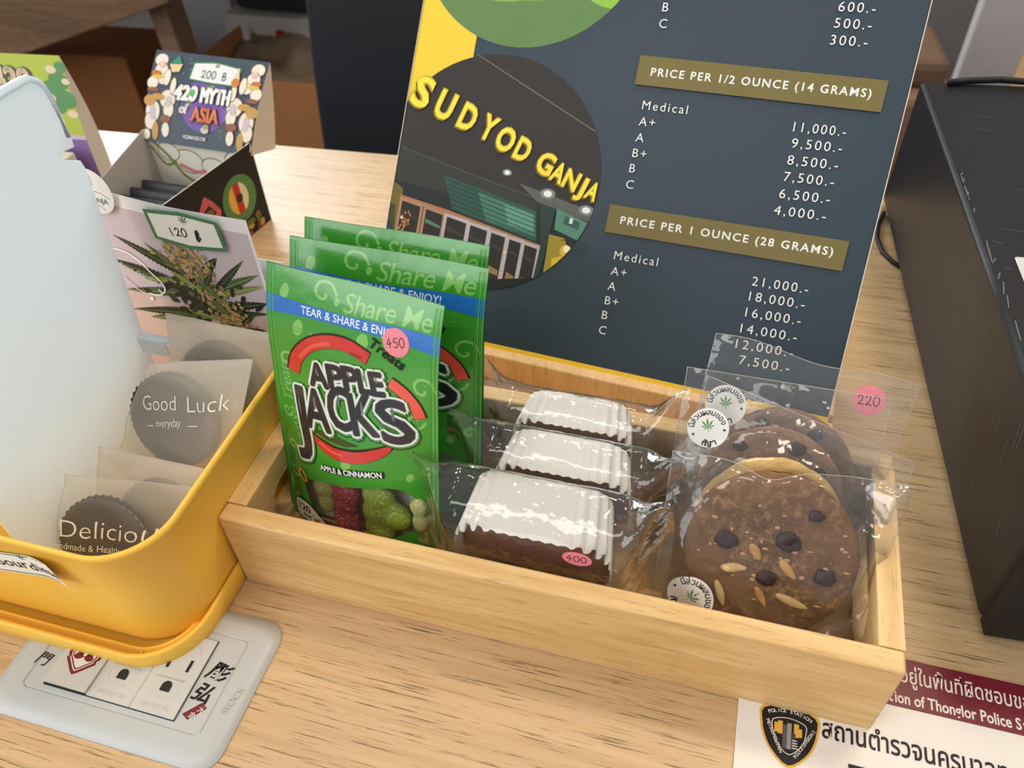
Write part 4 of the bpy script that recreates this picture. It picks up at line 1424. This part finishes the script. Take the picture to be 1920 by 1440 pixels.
# crimped side seals: fine vertical ribs in relief
for xs_ in (0.0, PW - .0052):
    mb = MB()
    for k in range(4):
        xx = xs_ + .0006 + k * .0012
        mb.grid(lambda u, v, xx=xx: front(xx + .0007 * u, .002 + v * (PH - .004), .0001 + .00022 * math.sin(math.pi * u)), 2, 40, LGRN if k % 2 else GRN)
    mb.obj('side_seal', t)
pouch_parts = list(t.children)
pose(t, frame(-.2335, .2615, .012, -.143, .2))
def copy_pouch(label, fr, sx, sy):
    c = t.copy(); COL.objects.link(c); c['label'] = label
    for ch in pouch_parts:
        d = ch.copy(); COL.objects.link(d); d.parent = c; ALL.append(d)
    ALL.append(c)
    return pose(c, fr, sx, sy)
copy_pouch('green gummy pouch in the middle of three, half covered by the front one', frame(-.231, .286, .012, -.05, .22), 1.11, .99)
copy_pouch('green gummy pouch at the back of three, only its top edge showing', frame(-.231, .3085, .012, -.05, .2), 1.06, .985)
def dot_sticker(root, surf, cx, cy, r, s, h, rot, name='price_sticker', ry=None):
    mb = MB()
    A = Art(mb, surf, L=.003, start=.0003, step=.00003)
    A.disc(cx, cy, r, ink(238, 138, 150, .55), ry or r, 0, 36)
    w = len(s) * h * .72
    c, sn = math.cos(rot), math.sin(rot)
    handwrite(A, s, cx - c * w / 2 + sn * h / 2, cy - sn * w / 2 - c * h / 2, h, h * .09, ink(40, 30, 34, .5), rot, .72)
    o = mb.obj(name, root)
    o['label'] = 'pink round sticker with handwritten price'
    return o
dot_sticker(t, front, .0800, .1470, .0078, '450', .0052, .25)

# gummies behind the window
def fuse(blobs, voxel=.0011):
    bm = bmesh.new()
    for x, y, z, rx, ry, rz in blobs:
        bmesh.ops.create_icosphere(bm, subdivisions=3, radius=1, matrix=Matrix.Translation((x, y, z)) @ Matrix.Diagonal((rx, ry, rz, 1)))
    me = bpy.data.meshes.new('blob'); bm.to_mesh(me); bm.free()
    ob = bpy.data.objects.new('blob', me); COL.objects.link(ob)
    md = ob.modifiers.new('fuse', 'REMESH'); md.mode = 'VOXEL'; md.voxel_size = voxel
    ms = ob.modifiers.new('soft', 'SMOOTH'); ms.iterations = 16; ms.factor = .5
    dg = bpy.context.evaluated_depsgraph_get(); dg.update()
    m2 = bpy.data.meshes.new_from_object(ob.evaluated_get(dg))
    vs = [v.co.copy() for v in m2.vertices]; fs = [list(p.vertices) for p in m2.polygons]
    bpy.data.objects.remove(ob); bpy.data.meshes.remove(me); bpy.data.meshes.remove(m2)
    return vs, fs
S_RED = speckled('gummy_red', (150, 34, 58), (230, 190, 190), 700, .54, .66, .45, .6, .3)
S_GRN = speckled('gummy_green', (136, 158, 44), (222, 226, 170), 700, .54, .66, .45, .6, .3)
S_PAL = speckled('gummy_pale', (168, 172, 104), (232, 232, 200), 700, .54, .68, .5, .6, .3)
GUM = [('sugared red lobed gummy candy behind the front pouch window', S_RED, [(.0435, .0385, 0, .0098, .0090, .0056), (.0420, .0290, .0, .0088, .0090, .0054), (.0425, .0150, .0, .0098, .0100, .0056), (.0450, .0070, .0, .0082, .0070, .005)]),
       ('large sugared green clover gummy right of the red one', S_GRN, [(.0655, .0430, 0, .0112, .0100, .0057), (.0640, .0300, 0, .0100, .0115, .0056), (.0765, .0320, 0, .0110, .0100, .0057), (.0660, .0180, 0, .0110, .0105, .0056)]),
       ('pale green gummy left of the red one in the pouch window', S_PAL, [(.0270, .0345, -.001, .0080, .0085, .0044), (.0280, .0230, -.001, .0065, .0090, .0040)]),
       ('pale green gummy at the right edge of the pouch window', S_PAL, [(.0915, .0445, -.001, .0062, .0075, .0040), (.0925, .0330, -.001, .0055, .0080, .0040)])]
for lab_, m_, bl_ in GUM:
    mb = MB()
    vs, fs = fuse(bl_)
    mb.add([(v.x, v.y, v.z + .0050) for v in vs], fs, m_, True)
    o = mb.obj('gummy_candy')
    tag(o, lab_, 'candy', 'gummies in the front pouch')
    pose(o, frame(-.231, .262, .012, -.143, .2))

# ------------------------------------------------------------------ paper-cased loaf cakes in clear film
M_CASE = plain('case_paper', (238, 234, 226), 0.75, 0.25, 0.02, 60, sss=0.0, trans=0.25)
M_CAKE = speckled('cake_brown', (112, 70, 48), (136, 90, 62), 300, .35, .7, .8, .5)
M_WRAP = film('cake_film', .03, .65, tint=(.995, .995, .99), bump=.55, bscale=50)
def cake(label, cx, yf, yb, zf, zb, w, h, seed):
    t = thing('loaf_cake', label, 'cake', (cx, (yf + yb) / 2, zf), 'film-wrapped cakes in the tray')
    N = 320
    def ring(k, inset=0.0, pleat=1.0, n_=4.6):
        """k = 0 at the back (case floor) ... 1 at the open rim facing the shopper"""
        y = yb + (yf - yb) * k
        z0 = zb + (zf - zb) * k
        hw, hh = w / 2 * (.88 + .12 * k) - inset, h / 2 * (.93 + .07 * k) - inset
        out = []
        for i in range(N):
            a_ = 2 * math.pi * i / N
            c, s = math.cos(a_), math.sin(a_)
            r = (abs(c) ** n_ + abs(s) ** n_) ** (-1 / n_)
            corner = min(abs(c), abs(s)) / .7071
            cw = max(0, (corner - .55) / .45)
            rip = pleat * (.0016 * cw * math.sin(a_ * 44 + seed) * (.3 + .7 * k) + .00025 * math.sin(a_ * 130) * (1 - cw))
            yy = y
            if k > .99:
                yy += .0030 * cw * (math.sin(a_ * 44 + seed) > 0) + .0004 * math.sin(a_ * 44)
            out.append((cx + c * r * (hw + rip), yy, z0 + h / 2 + s * r * (hh + rip)))
        return out
    mb = MB()
    mb.loft([ring(0, .002, .2), ring(.03, 0, .6), ring(.25), ring(.5), ring(.75), ring(.93), ring(1.0)], M_CASE, True, True, False)
    mb.loft([ring(1.0), ring(1.0, .0004), ring(.6, .0005), ring(.55, .0006)], M_CASE, True)
    mb.obj('paper_case', t)
    mb = MB()
    kk = .80
    mb.loft([ring(.05, .0012, .3), ring(.5, .0010, .5), ring(kk - .06, .0012, .5), ring(kk, .003, .3), ring(kk + .015, .009, 0), ring(kk + .02, .02, 0)], M_CAKE, True, False, True)
    mb.obj('cake', t)
    # film: a pillow flattening into tall end fins
    mb = MB()
    n1, n2 = 60, 64
    yc = (yf + yb) / 2
    def fl(u, v):
        x = (u - .5) * (w + .058)
        e = max(0, (abs(x) - w / 2 - .001) / .028)
        e = min(1, e)
        es = e * e * (3 - 2 * e)
        a_ = 2 * math.pi * v
        c, s = math.cos(a_), math.sin(a_)
        n_ = 3.2
        r = (abs(c) ** n_ + abs(s) ** n_) ** (-1 / n_)
        hd = ((yb - yf) / 2 + .0040) * (1 - es) + .0006 * es
        hh = (h / 2 + .0030) * (1 - es) + (h / 2 + .014 + .004 * math.sin(seed + x * 40)) * es
        z0 = (zf + zb) / 2 + h / 2 + es * (.013 if x < 0 else .008)
        k = (c * r * hd) / ((yb - yf) / 2)
        wv = .0013 * fbm(x + seed, c * .03, s * .03, 48) * (.5 + 1.8 * e) + .0009 * abs(fbm(x * .6 + seed, s * .05, c * .04, 110)) * (1 + 2 * e)
        zt = (zb - zf) / 2 * k * (1 - es)
        return Vector((cx + x * (1 - .10 * es * abs(s * r) ** 2 * .6), yc + c * r * (hd + wv) + es * .006 * math.sin(s * 3 + seed), max(.0102, z0 + zt + s * r * (hh + wv))))
    mb.grid(fl, n1, n2, M_WRAP)
    mb.obj('film_wrap', t)
    return t
k1 = cake('film-wrapped paper-cased loaf cake nearest the front, with the pink price sticker', -.0700, .2395, .2720, .0130, .0280, .0880, .0560, 0.4)
cake('film-wrapped paper-cased loaf cake in the middle of the three', -.0630, .2790, .3040, .0200, .0290, .0800, .0570, 2.1)
cake('film-wrapped paper-cased loaf cake at the back, against the tray rear wall', -.0640, .3110, .3330, .0225, .0305, .0720, .0590, 4.4)
dot_sticker(k1, plane((0, .2340, 0), X, Z), -.0437, .0690, .0079, '400', .0052, .05, ry=.0058)

# ------------------------------------------------------------------ cookies in clear bags
M_CLEAR = film('cookie_film', .022, .55, tint=(.995, .995, .99), bump=.45, bscale=42)
def crumb_cookie(label, fr, cx, cy, r, h, m, seed, chunks, nuts):
    t = thing('cookie', label, 'cookie', group='large cookies in the tray')
    mb = MB()
    def top(x, y):
        q = min(1, math.hypot(x, y) / r)
        return h * (1 - q ** 3.2) ** .5 + .0017 * fbm(x + seed, y, 0, 110) * (1 - q * .3) + .0009 * fbm(x, y + seed, 2, 300) - .0012 * max(0, .25 - abs(fbm(x - seed, y, 5, 60)))
    n, R_ = 96, 26
    for side in (1, -1):
        rings = []
        for j in range(R_ + 1):
            q = 1 - j / R_
            q = 1 - (1 - q) ** 1.6 if q < 1 else 1.0
            ring = []
            for k in range(n):
                a_ = 2 * math.pi * k / n
                rr = r * q * (1 + .03 * fbm(math.cos(a_), math.sin(a_), seed, 2.2) + .010 * fbm(math.cos(a_), math.sin(a_), seed + 3, 9))
                x, y = rr * math.cos(a_), rr * math.sin(a_)
                z = top(x, y) if side > 0 else -.55 * h * (1 - min(1, math.hypot(x, y) / r) ** 4) ** .5
                ring.append((cx + x, cy + y, z))
            rings.append(ring if side > 0 else ring[::-1])
        mb.loft(rings, m, True, False, True)
    rc = random.Random(int(seed * 7))
    M_FLK = plain('crumb_flake', (206, 164, 120), .85, .2, .2, 500)
    for q in range(46):
        a_, q_ = rc.random() * 6.28, rc.random() ** .6 * .9
        if m is not CK_CH:
            break
        x, y = r * q_ * math.cos(a_), r * q_ * math.sin(a_) + r * .12
        if math.hypot(x, y) > r * .9:
            continue
        bm = bmesh.new(); bmesh.ops.create_icosphere(bm, subdivisions=1, radius=1)
        sx_, sy_ = .0006 + rc.random() * .0016, .0005 + rc.random() * .0010
        for v in bm.verts:
            v.co = Vector((cx + x + v.co.x * sx_ * (1 + .5 * rc.random()), cy + y + v.co.y * sy_, top(x, y) + v.co.z * .0005 + .0001))
        mb.bm(bm, M_FLK, True)
    mb.obj('crumb', t)
    rnd = random.Random(int(seed * 10))
    M_CH = plain('chocolate_chunk', (52, 32, 28), .5, .4, .15, 300, .3, 600)
    for (x, y, s) in chunks:
        mb = MB()
        bm = bmesh.new(); bmesh.ops.create_icosphere(bm, subdivisions=3, radius=1)
        for v in bm.verts:
            v.co *= 1 + .28 * noise.noise(v.co * 1.7 + Vector((seed, x * 200, 0)))
            v.co = Vector((x + v.co.x * s, y + v.co.y * s * .78, top(x - cx, y - cy) + .0006 + v.co.z * s * .36))
        mb.bm(bm, M_CH, True)
        mb.obj('chocolate_chunk', t)
    M_NUT = plain('almond', (226, 190, 134), .6, .3, .08, 200, .15, 400)
    M_NUT2 = plain('almond_toasted', (206, 156, 92), .6, .3, .1, 200, .15, 400)
    for i, (x, y, l, w_, rot) in enumerate(nuts):
        mb = MB()
        c, s = math.cos(rot), math.sin(rot)
        rings = []
        for k in range(11):
            q = k / 10
            ww = w_ * (math.sin(math.pi * (q * .88 + .06)) ** .7) * (1 - .35 * q)
            px = (q - .5) * l
            ring = []
            for j in range(10):
                b_ = 2 * math.pi * j / 10
                ox, oz = ww * math.cos(b_), ww * .55 * math.sin(b_)
                gx, gy = x + c * px - s * ox, y + s * px + c * ox
                ring.append((gx, gy, top(gx - cx, gy - cy) + .0008 + oz))
            rings.append(ring)
        mb.loft(rings, M_NUT if i % 2 else M_NUT2, True, True, True)
        mb.obj('almond_piece', t)
    pose(t, fr)
    return t
CK_CH = speckled('cookie_chocolate', (112, 78, 46), (194, 150, 104), 210, .48, .72, .85, 1.0, dist=.002, base2=(140, 100, 66))
CK_BL = speckled('cookie_blond', (226, 178, 100), (240, 206, 140), 220, .40, .72, .85, .7)
CK_BR = speckled('cookie_brown', (164, 122, 92), (196, 160, 130), 240, .42, .72, .85, .8)
FD, FCk, FB, FA = frame(0, .2425, .014, 0, .65), frame(0, .264, .014, 0, .6), frame(0, .2800, .014, 0, .6), frame(0, .2955, .014, 0, .6)
crumb_cookie('dark brown chocolate cookie with almond slivers, frontmost in the tray', FD, .0535, .0500, .0450, .0075, CK_CH, 1.3,
             [(.0300, .0545, .0060), (.0605, .0600, .0068), (.0530, .0385, .0052), (.0815, .0450, .0056), (.072, .076, .004)],
             [(.0455, .0515, .0100, .0032, -.9), (.0360, .0405, .0135, .0032, .15), (.0630, .0455, .0125, .0032, -.75), (.0315, .0245, .0150, .0028, -1.15), (.0520, .0280, .0120, .0027, -1.0), (.0680, .0285, .0175, .0029, -.25)])
crumb_cookie('pale golden cookie behind the dark almond cookie', FCk, .0520, .0470, .0400, .0060, CK_BL, 2.7, [(.0620, .074, .0050), (.045, .070, .0045), (.035, .06, .004)], [])
crumb_cookie('brown cookie third from the front, mostly hidden by the golden one', FB, .0500, .0520, .0400, .0045, CK_BR, 3.9, [(.030, .078, .004), (.060, .082, .005), (.074, .070, .004)], [])
crumb_cookie('brown cookie in the rearmost clear bag of the tray', FA, .0560, .0520, .0400, .0040, CK_BR, 5.2, [(.040, .082, .004), (.070, .080, .004)], [])
def round_seal(root, surf, cx, cy, r, rot):
    mb = MB()
    A = Art(mb, surf, L=.003, start=.0003, step=.00003)
    A.disc(cx, cy, r, ink(236, 232, 226, .5), r, 0, 40)
    A.leaf(cx, cy, r * .52, ink(88, 146, 72), rot)
    dk = ink(48, 44, 44)
    ch = ['มี', 'ส่', 'ว', 'น', 'ผ', 'ส', 'ม', 'ข', 'อ', 'ง']
    for i, s in enumerate(ch):
        a_ = math.radians(172 - 164 * (i + .5) / len(ch)) + rot
        A.text(s, cx + r * .66 * math.cos(a_), cy + r * .66 * math.sin(a_), r * .40, dk, .012, rot=a_ - math.pi / 2, align='c', raise_=(i == 0))
    for i, s in enumerate(['กั', 'ญ', 'ช', 'า']):
        a_ = math.radians(246 + 48 * (i + .5) / 4) + rot
        A.text(s, cx + r * .90 * math.cos(a_), cy + r * .90 * math.sin(a_), r * .40, dk, .03, rot=a_ + math.pi / 2, align='c', raise_=(i == 0))
    for a_ in (math.radians(198) + rot, math.radians(-12) + rot):
        A.disc(cx + r * .78 * math.cos(a_), cy + r * .78 * math.sin(a_), r * .06, dk, None, 0, 10)
    o = mb.obj('round_seal', root)
    o['label'] = 'white round seal with a green hemp leaf'
def clear_bag(label, fr, quad, cookie, seed, edge=None, fold=None, deco=None):
    t = thing('clear_bag', label, 'bag', group='clear cookie bags in the tray')
    f, surf, xy = bag(t, quad, [cookie], M_CLEAR, seed, .0013, .018, 50, 50, fold, edge)
    if deco:
        deco(t, surf)
    pose(t, fr)
    return t
dip = lambda s: -.006 * math.exp(-((s - .42) / .10) ** 2) + .003 * s
def foldD(x, y):
    s = min(1, max(0, (y - .050) / .015))
    return s * (.55 * max(0, x - .094) - .0004 * math.sin(y * 260) * (x > .094))
clear_bag('frontmost clear bag, holding the dark almond cookie', FD, [(-.0055, .0955), (.1160, .0970), (.1010, .0020), (-.0030, .0020)], (.0535, .0500, .0450, .0090), 1.1, dip, foldD,
          lambda t, s: round_seal(t, s, .0165, .0190, .0125, -.75))
clear_bag('clear bag second from the front, holding the golden cookie, seal at left', FCk, [(.0060, .1250), (.1180, .0965), (.1000, .0030), (-.0040, .0030)], (.0520, .0470, .0400, .0075), 2.2, None, None,
          lambda t, s: round_seal(t, s, .0110, .0965, .0112, .25))
clear_bag('clear bag third from the front, its seal above the other one', FB, [(-.0055, .1170), (.1030, .1170), (.1040, .0030), (-.0050, .0030)], (.0500, .0520, .0400, .0060), 3.3, None, None,
          lambda t, s: round_seal(t, s, .0185, .0995, .0112, .15))
def deco_a(t, s):
    dot_sticker(t, s, .0940, .1040, .0084, '220', .0056, .05)
clear_bag('rearmost clear bag, standing tallest, with the pink price sticker', FA, [(.0070, .1280), (.1180, .1150), (.1040, .0030), (-.0020, .0030)], (.0560, .0520, .0400, .0055), 4.4, lambda s: .002 * math.sin(s * 9), None, deco_a)
# ------------------------------------------------------------------ pre-roll display cartons at the back left
def sheet(mb, q, m, thick=.0008, m2=None):
    """a card panel with real thickness from four corners (counter-clockwise seen from the printed side)"""
    q = [Vector(p) for p in q]
    n = (q[1] - q[0]).cross(q[3] - q[0]).normalized() * thick
    b_ = [p - n for p in q]
    mb.add(q + b_, [[0, 1, 2, 3]], m)
    mb.add(q + b_, [[7, 6, 5, 4], [0, 4, 5, 1], [1, 5, 6, 2], [2, 6, 7, 3], [3, 7, 4, 0]], m2 or m)
M_CRD = plain('display_card', (214, 204, 190), .7, .25, .03, 40)
M_CRDI = plain('display_card_inside', (176, 170, 162), .75, .2, .03, 40)
M_NIGHT = ink(70, 82, 94, .45)
M_DBLK = ink(26, 24, 26, .5)
BL_, BR_, FR_, FL_ = Vector((-.5301, .5823, 0)), Vector((-.4180, .5793, 0)), Vector((-.4375, .4708, 0)), Vector((-.5470, .4730, 0))
HB = .080
up_ = Vector((0, 0, HB))
t = thing('display_carton', 'open display carton with navy header card, holding black packs', 'carton', (-.483, .527, 0))
mb = MB()
sheet(mb, [FL_, FL_ + up_ * .62, BL_ + up_, BL_], M_CRDI)
sheet(mb, [FL_, FR_, FR_ + up_ * .62, FL_ + up_ * .62], M_DBLK, .0008, M_CRDI)
sheet(mb, [FL_, BL_, BR_, FR_][::-1], M_CRDI)
mb.obj('tray', t)
# back wall with pale swirling print
mb = MB()
sheet(mb, [BL_, BR_, BR_ + up_ * .86, BL_ + up_ * .86], ink(222, 216, 200))
A = Art(mb, plane(BL_, (BR_ - BL_).normalized(), Z))
for x, y, r in ((.040, .052, .016), (.066, .048, .014), (.094, .058, .014), (.020, .060, .012)):
    A.disc(x, y, r, ink(96, 100, 84), r * .8)
    A.disc(x, y, r * .93, ink(226, 222, 210), r * .73)
A.line([(.005, .070), (.018, .056), (.030, .036), (.048, .028), (.066, .024)], .003, ink(128, 138, 74))
A.line([(.002, .064), (.012, .046), (.024, .050)], .0024, ink(128, 138, 74))
A.line([(.028, .048), (.044, .042), (.056, .044)], .004, ink(206, 130, 120))
A.disc(.075, .050, .0022, ink(70, 70, 120)); A.disc(.084, .047, .0020, ink(70, 70, 120))
A.line([(.064, .040), (.072, .034), (.080, .040), (.074, .045)], .0012, ink(150, 146, 130))
A.disc(.066, .020, .006, ink(176, 44, 40), .004); A.disc(.016, .072, .007, ink(206, 170, 70), .004)
mb.obj('back_wall', t)
# black printed side wall
mb = MB()
sheet(mb, [FR_, BR_, BR_ + up_, FR_ + up_], M_DBLK, .0008, M_CRD)
sd = (BR_ - FR_).normalized()
A = Art(mb, plane(FR_, sd, Z))
A.poly([(.012, .046), (.030, .052), (.042, .064), (.050, .054), (.056, .042), (.046, .028), (.02, .026)], ink(196, 92, 96))
A.poly([(.034, .050), (.044, .054), (.050, .044), (.040, .036)], ink(40, 32, 26)); A.disc(.042, .045, .005, ink(120, 92, 58))
A.disc(.080, .040, .0215, ink(86, 132, 74), .0225)
A.disc(.079, .041, .0125, ink(226, 172, 70), .0150)
A.poly(clip_convex([(.075, .02), (.086, .02), (.086, .06), (.075, .06)], ellipse(.079, .041, .0125, .0150)), ink(182, 50, 44))
A.poly(clip_convex([(.083, .02), (.1, .02), (.1, .06), (.083, .06)], ellipse(.079, .041, .0125, .0150)), ink(226, 214, 170))
A.disc(.080, .041, .0042, ink(48, 44, 40))
rnd = random.Random(5)
for k in range(26):
    A.disc(.015 + rnd.random() * .088, .003 + rnd.random() * .016, .003 + rnd.random() * .004, ink(*rnd.choice([(150, 84, 58), (120, 60, 50), (92, 110, 58), (196, 150, 60), (60, 40, 36), (176, 110, 80)])), .003, rnd.random() * 3, 12, k % 6 == 0)
mb.obj('side_wall', t)
# header: a bowed tent card, printed in front
HT = .0135
hb0, hb1 = Vector((-.5302, .5790, .0705)), Vector((-.4180, .5760, .0690))
ht0, ht1 = Vector((-.5215, .6260, .1365)), Vector((-.4060, .6240, .1350))
ha = (hb1 - hb0)
hw_ = ha.length
hl = (ht0 - hb0).length
hn = ha.cross(ht0 - hb0).normalized()
def hdr(x, y, off=0.0):
    """x, y in metres over the header face"""
    u, v = x / hw_, y / hl
    p = (hb0 * (1 - u) + hb1 * u) * (1 - v) + (ht0 * (1 - u) + ht1 * u) * v
    return p + hn * (.0045 * math.sin(math.pi * v) + off)
mb = MB()
A = Art(mb, hdr, L=.01, start=0, step=.00003)
A.rect(0, 0, hw_, hl, M_NIGHT)
CRM, CRS, BRN, TAN = ink(232, 222, 204), ink(198, 186, 196), ink(142, 92, 66), ink(192, 150, 84)
A.disc(.060, .038, .024, ink(122, 92, 170), .024)
A.poly([(.040, .048), (.048, .052), (.046, .036), (.042, .030)], ink(140, 186, 82)); A.poly([(.052, .052), (.066, .056), (.064, .044), (.054, .046)], ink(140, 186, 82))
for mx_ in (1, -1):
    fx = (lambda x: x) if mx_ == 1 else (lambda x: hw_ - x)
    for i, (x, y, rx, ry) in enumerate(((.008, .073, .007, .006), (.010, .064, .007, .007), (.014, .056, .006, .005), (.004, .052, .006, .006), (.022, .039, .0085, .0090), (.024, .030, .0055, .008), (.008, .027, .0078, .0105), (.006, .018, .006, .008), (.0225, .012, .0042, .007), (.003, .006, .004, .005), (.018, .058, .0035, .008), (.0255, .051, .003, .008))):
        A.disc(fx(x), y, rx, ink(120, 104, 92), ry, 0, 20)
        A.disc(fx(x), y, rx * .90, CRM, ry * .90, 0, 20)
    for i, (x, y, rx, ry, c_) in enumerate(((.004, .036, .006, .005, TAN), (.012, .040, .007, .003, TAN), (.022, .0215, .0055, .0035, BRN), (.006, .046, .006, .002, BRN), (.012, .010, .0035, .008, TAN), (.006, .061, .005, .0022, ink(196, 110, 70)), (.008, .058, .006, .0016, ink(212, 190, 80)), (.010, .069, .003, .003, ink(226, 188, 178)), (.008, .026, .003, .007, CRS), (.023, .037, .003, .005, CRS))):
        A.disc(fx(x), y, rx, ink(*(0, 0, 0)) if False else c_, ry, 0, 16, i == 0)
A.poly([(.018, .070), (.031, .071), (.029, .064), (.022, .063)], ink(226, 196, 150)); A.poly([(.019, .0705), (.030, .0715), (.0255, .0785)], ink(66, 142, 112))
A.poly([(hw_ - .030, .060), (hw_ - .022, .060), (hw_ - .026, .074)], ink(226, 206, 180)); A.disc(hw_ - .026, .060, .004, ink(200, 130, 60))
for k in range(30):
    A.disc(.03 + rnd.random() * .055, .004 + rnd.random() * .074, .0004, ink(200, 206, 212), None, 0, 6, k == 0)
for c_, r_ in ((ink(60, 60, 70), .0016), (ink(244, 242, 236), .0009)):
    A.fat('420', .0400, .0400, .0180, c_, r_, .02, .0225, .1)
    A.fat('MYTH', .0700, .0400, .0180, c_, r_, 0, .0280, 0)
A.disc(.0465, .0470, .0032, ink(96, 178, 110))
A.fat('of', .0405, .0285, .0115, ink(236, 232, 226), .0005, 0, .0080, .1)
A.fat('ASIA', .0625, .0225, .0180, ink(112, 52, 40), .0012, 0, .0270)
A.fat('ASIA', .0625, .0228, .0180, ink(230, 134, 86), .0004, 0, .0270)
A.disc(.0640, .0160, .004, ink(206, 196, 180), .003); A.disc(.0650, .0190, .003, ink(150, 160, 96), .0022)
A.text('WZZMAFAZE.COM', .0420, .0068, .0042, ink(226, 224, 216), .02, 0, 1.0, width=.0235)
mb.obj('header_card', t)
mb = MB()
hk = [(hb1 + Vector((0, .010, -.069)), hb0 + Vector((0, .010, -.069)))]
def hback(u, v):
    p = (hb1 * (1 - u) + hb0 * u)
    q = (ht1 * (1 - u) + ht0 * u)
    base = p + Vector((0, .007, -.0688))
    r = base * (1 - v) + q * v
    return r + Vector((0, .007 * math.sin(math.pi * v), 0))
mb.grid(lambda u, v: hback(u, .44 + .56 * v), 6, 14, M_CRD)
def hside(u, v):
    fr0 = hdr(hw_, hl * v) if True else 0
    return fr0 * (1 - u) + hback(0, .44 + .56 * v) * u
mb.grid(hside, 3, 14, M_CRD)
mb.obj('header_back', t)
mb = MB()
A = Art(mb, lambda x, y, off=0: hdr(x, y, off + .0004), L=.01, start=.0002, step=.00003)
lab = [(.0385, .0580), (.0400, .0745), (.0640, .0768), (.0895, .0730), (.0850, .0560), (.0620, .0562)]
A.poly(lab[::-1], ink(58, 116, 74))
cxm, cym = .0635, .0660
A.poly([(cxm + (x - cxm) * .92, cym + (y - cym) * .84) for x, y in lab][::-1], ink(226, 230, 228))
A.leaf(.0645, .0718, .0044, ink(44, 84, 54))
handwrite(A, '200', .0510, .0610, .0068, .0008, ink(30, 30, 34), .02, .74)
handwrite(A, 'B', .0715, .0608, .0068, .0008, ink(30, 30, 34), .02)
mb.obj('price_label', t)['label'] = 'green framed handwritten price label'
# black packs lying in the carton
def pack(label, x, y, z, rz, tilt):
    mt = Matrix.Translation((x, y, z)) @ Matrix.Rotation(rz, 4, 'Z') @ Matrix.Rotation(tilt, 4, 'X')
    mb = MB()
    mb.box((-.044, -.004, -.022), (.044, .004, .022), plain('pack_black', (30, 29, 32), .4, .4, .05, 50), .0016, 2, mt)
    A = Art(mb, lambda px, py, off=0: mt @ Vector((px, -.004 - off, py)))
    A.poly([(.0005, .008), (.0020, .008), (.0035, .020), (.0020, .020)], ink(46, 150, 120))
    A.text('dr', .018, .009, .012, ink(190, 190, 196), -.01, .4)
    o = mb.obj('flat_pack', origin=(x, y, z))
    tag(o, label, 'pack', 'black packs in the display carton')
pack('black flat pack nearest the front in the display carton', -.4930, .5010, .0245, -.03, -.55)
pack('black flat pack second from the front in the display carton', -.4900, .5150, .0245, -.03, -.55)
pack('black flat pack third from the front in the display carton', -.4860, .5290, .0245, -.03, -.55)
pack('black flat pack rearmost in the display carton', -.4830, .5430, .0245, -.03, -.55)

# green display carton beside it, mostly behind the frosted flap
t = thing('display_carton', 'lime green display carton behind the frosted flap at far left', 'carton', (-.63, .56, 0))
g0, g1 = Vector((-.698, .5480, 0)), Vector((-.5780, .5590, 0))
ga = (g1 - g0).normalized()
gw = (g1 - g0).length
gb = Vector((0, .012, .1570)).normalized()
gS = plane(g0, ga, gb)
GH = .150
mb = MB()
A = Art(mb, lambda x, y, off=0: gS(x, y, off + .004 * math.sin(math.pi * min(1, y / GH))), L=.012, start=0, step=.00003)
A.rect(0, 0, gw, GH, ink(176, 196, 84))
A.rect(0, 0, gw, .075, ink(140, 112, 168))
A.rect(0, .075, gw, .079, ink(206, 190, 206))
for x, y, r in ((.112, .128, .010), (.104, .120, .011), (.114, .112, .010), (.103, .106, .009), (.118, .140, .006)):
    A.disc(x, y, r, ink(96, 150, 100), r * .8)
for x, y, r in ((.108, .138, .005), (.098, .113, .006), (.116, .099, .005), (.119, .128, .004)):
    A.disc(x, y, r, ink(228, 210, 184), r * .7)
A.fat('428', .0660, .1165, .0300, ink(92, 92, 84), .0030, -.05, .0370, .15)
A.fat('428', .0640, .1175, .0300, ink(120, 110, 92), .0016, -.05, .0370, .15)
A.fat('428', .0640, .1175, .0300, ink(226, 208, 176), .0011, -.05, .0370, .15)
mb.obj('header_card', t)
mb = MB()
def gside(u, v):
    f_ = gS(gw, GH * v, .004 * math.sin(math.pi * v))
    b_ = gS(gw, GH * v, 0) + Vector((.0, .012 * (1 - v ** 1.6) + .006 * math.sin(math.pi * v), 0))
    return f_ * (1 - u) + b_ * u
mb.grid(gside, 3, 16, M_CRD)
mb.grid(lambda u, v: gS(gw * (1 - u), GH * v, 0) + Vector((0, .012 * (1 - v ** 1.6) + .006 * math.sin(math.pi * v), 0)), 3, 16, M_CRD)
mb.obj('header_back', t)
mb = MB()
mb.box((-.695, .44, 0), (-.583, .546, .07), M_CRD, .001)
mb.obj('tray', t)
# ------------------------------------------------------------------ finish
for o in ALL:
    if '_base' in o:
        del o['_base']
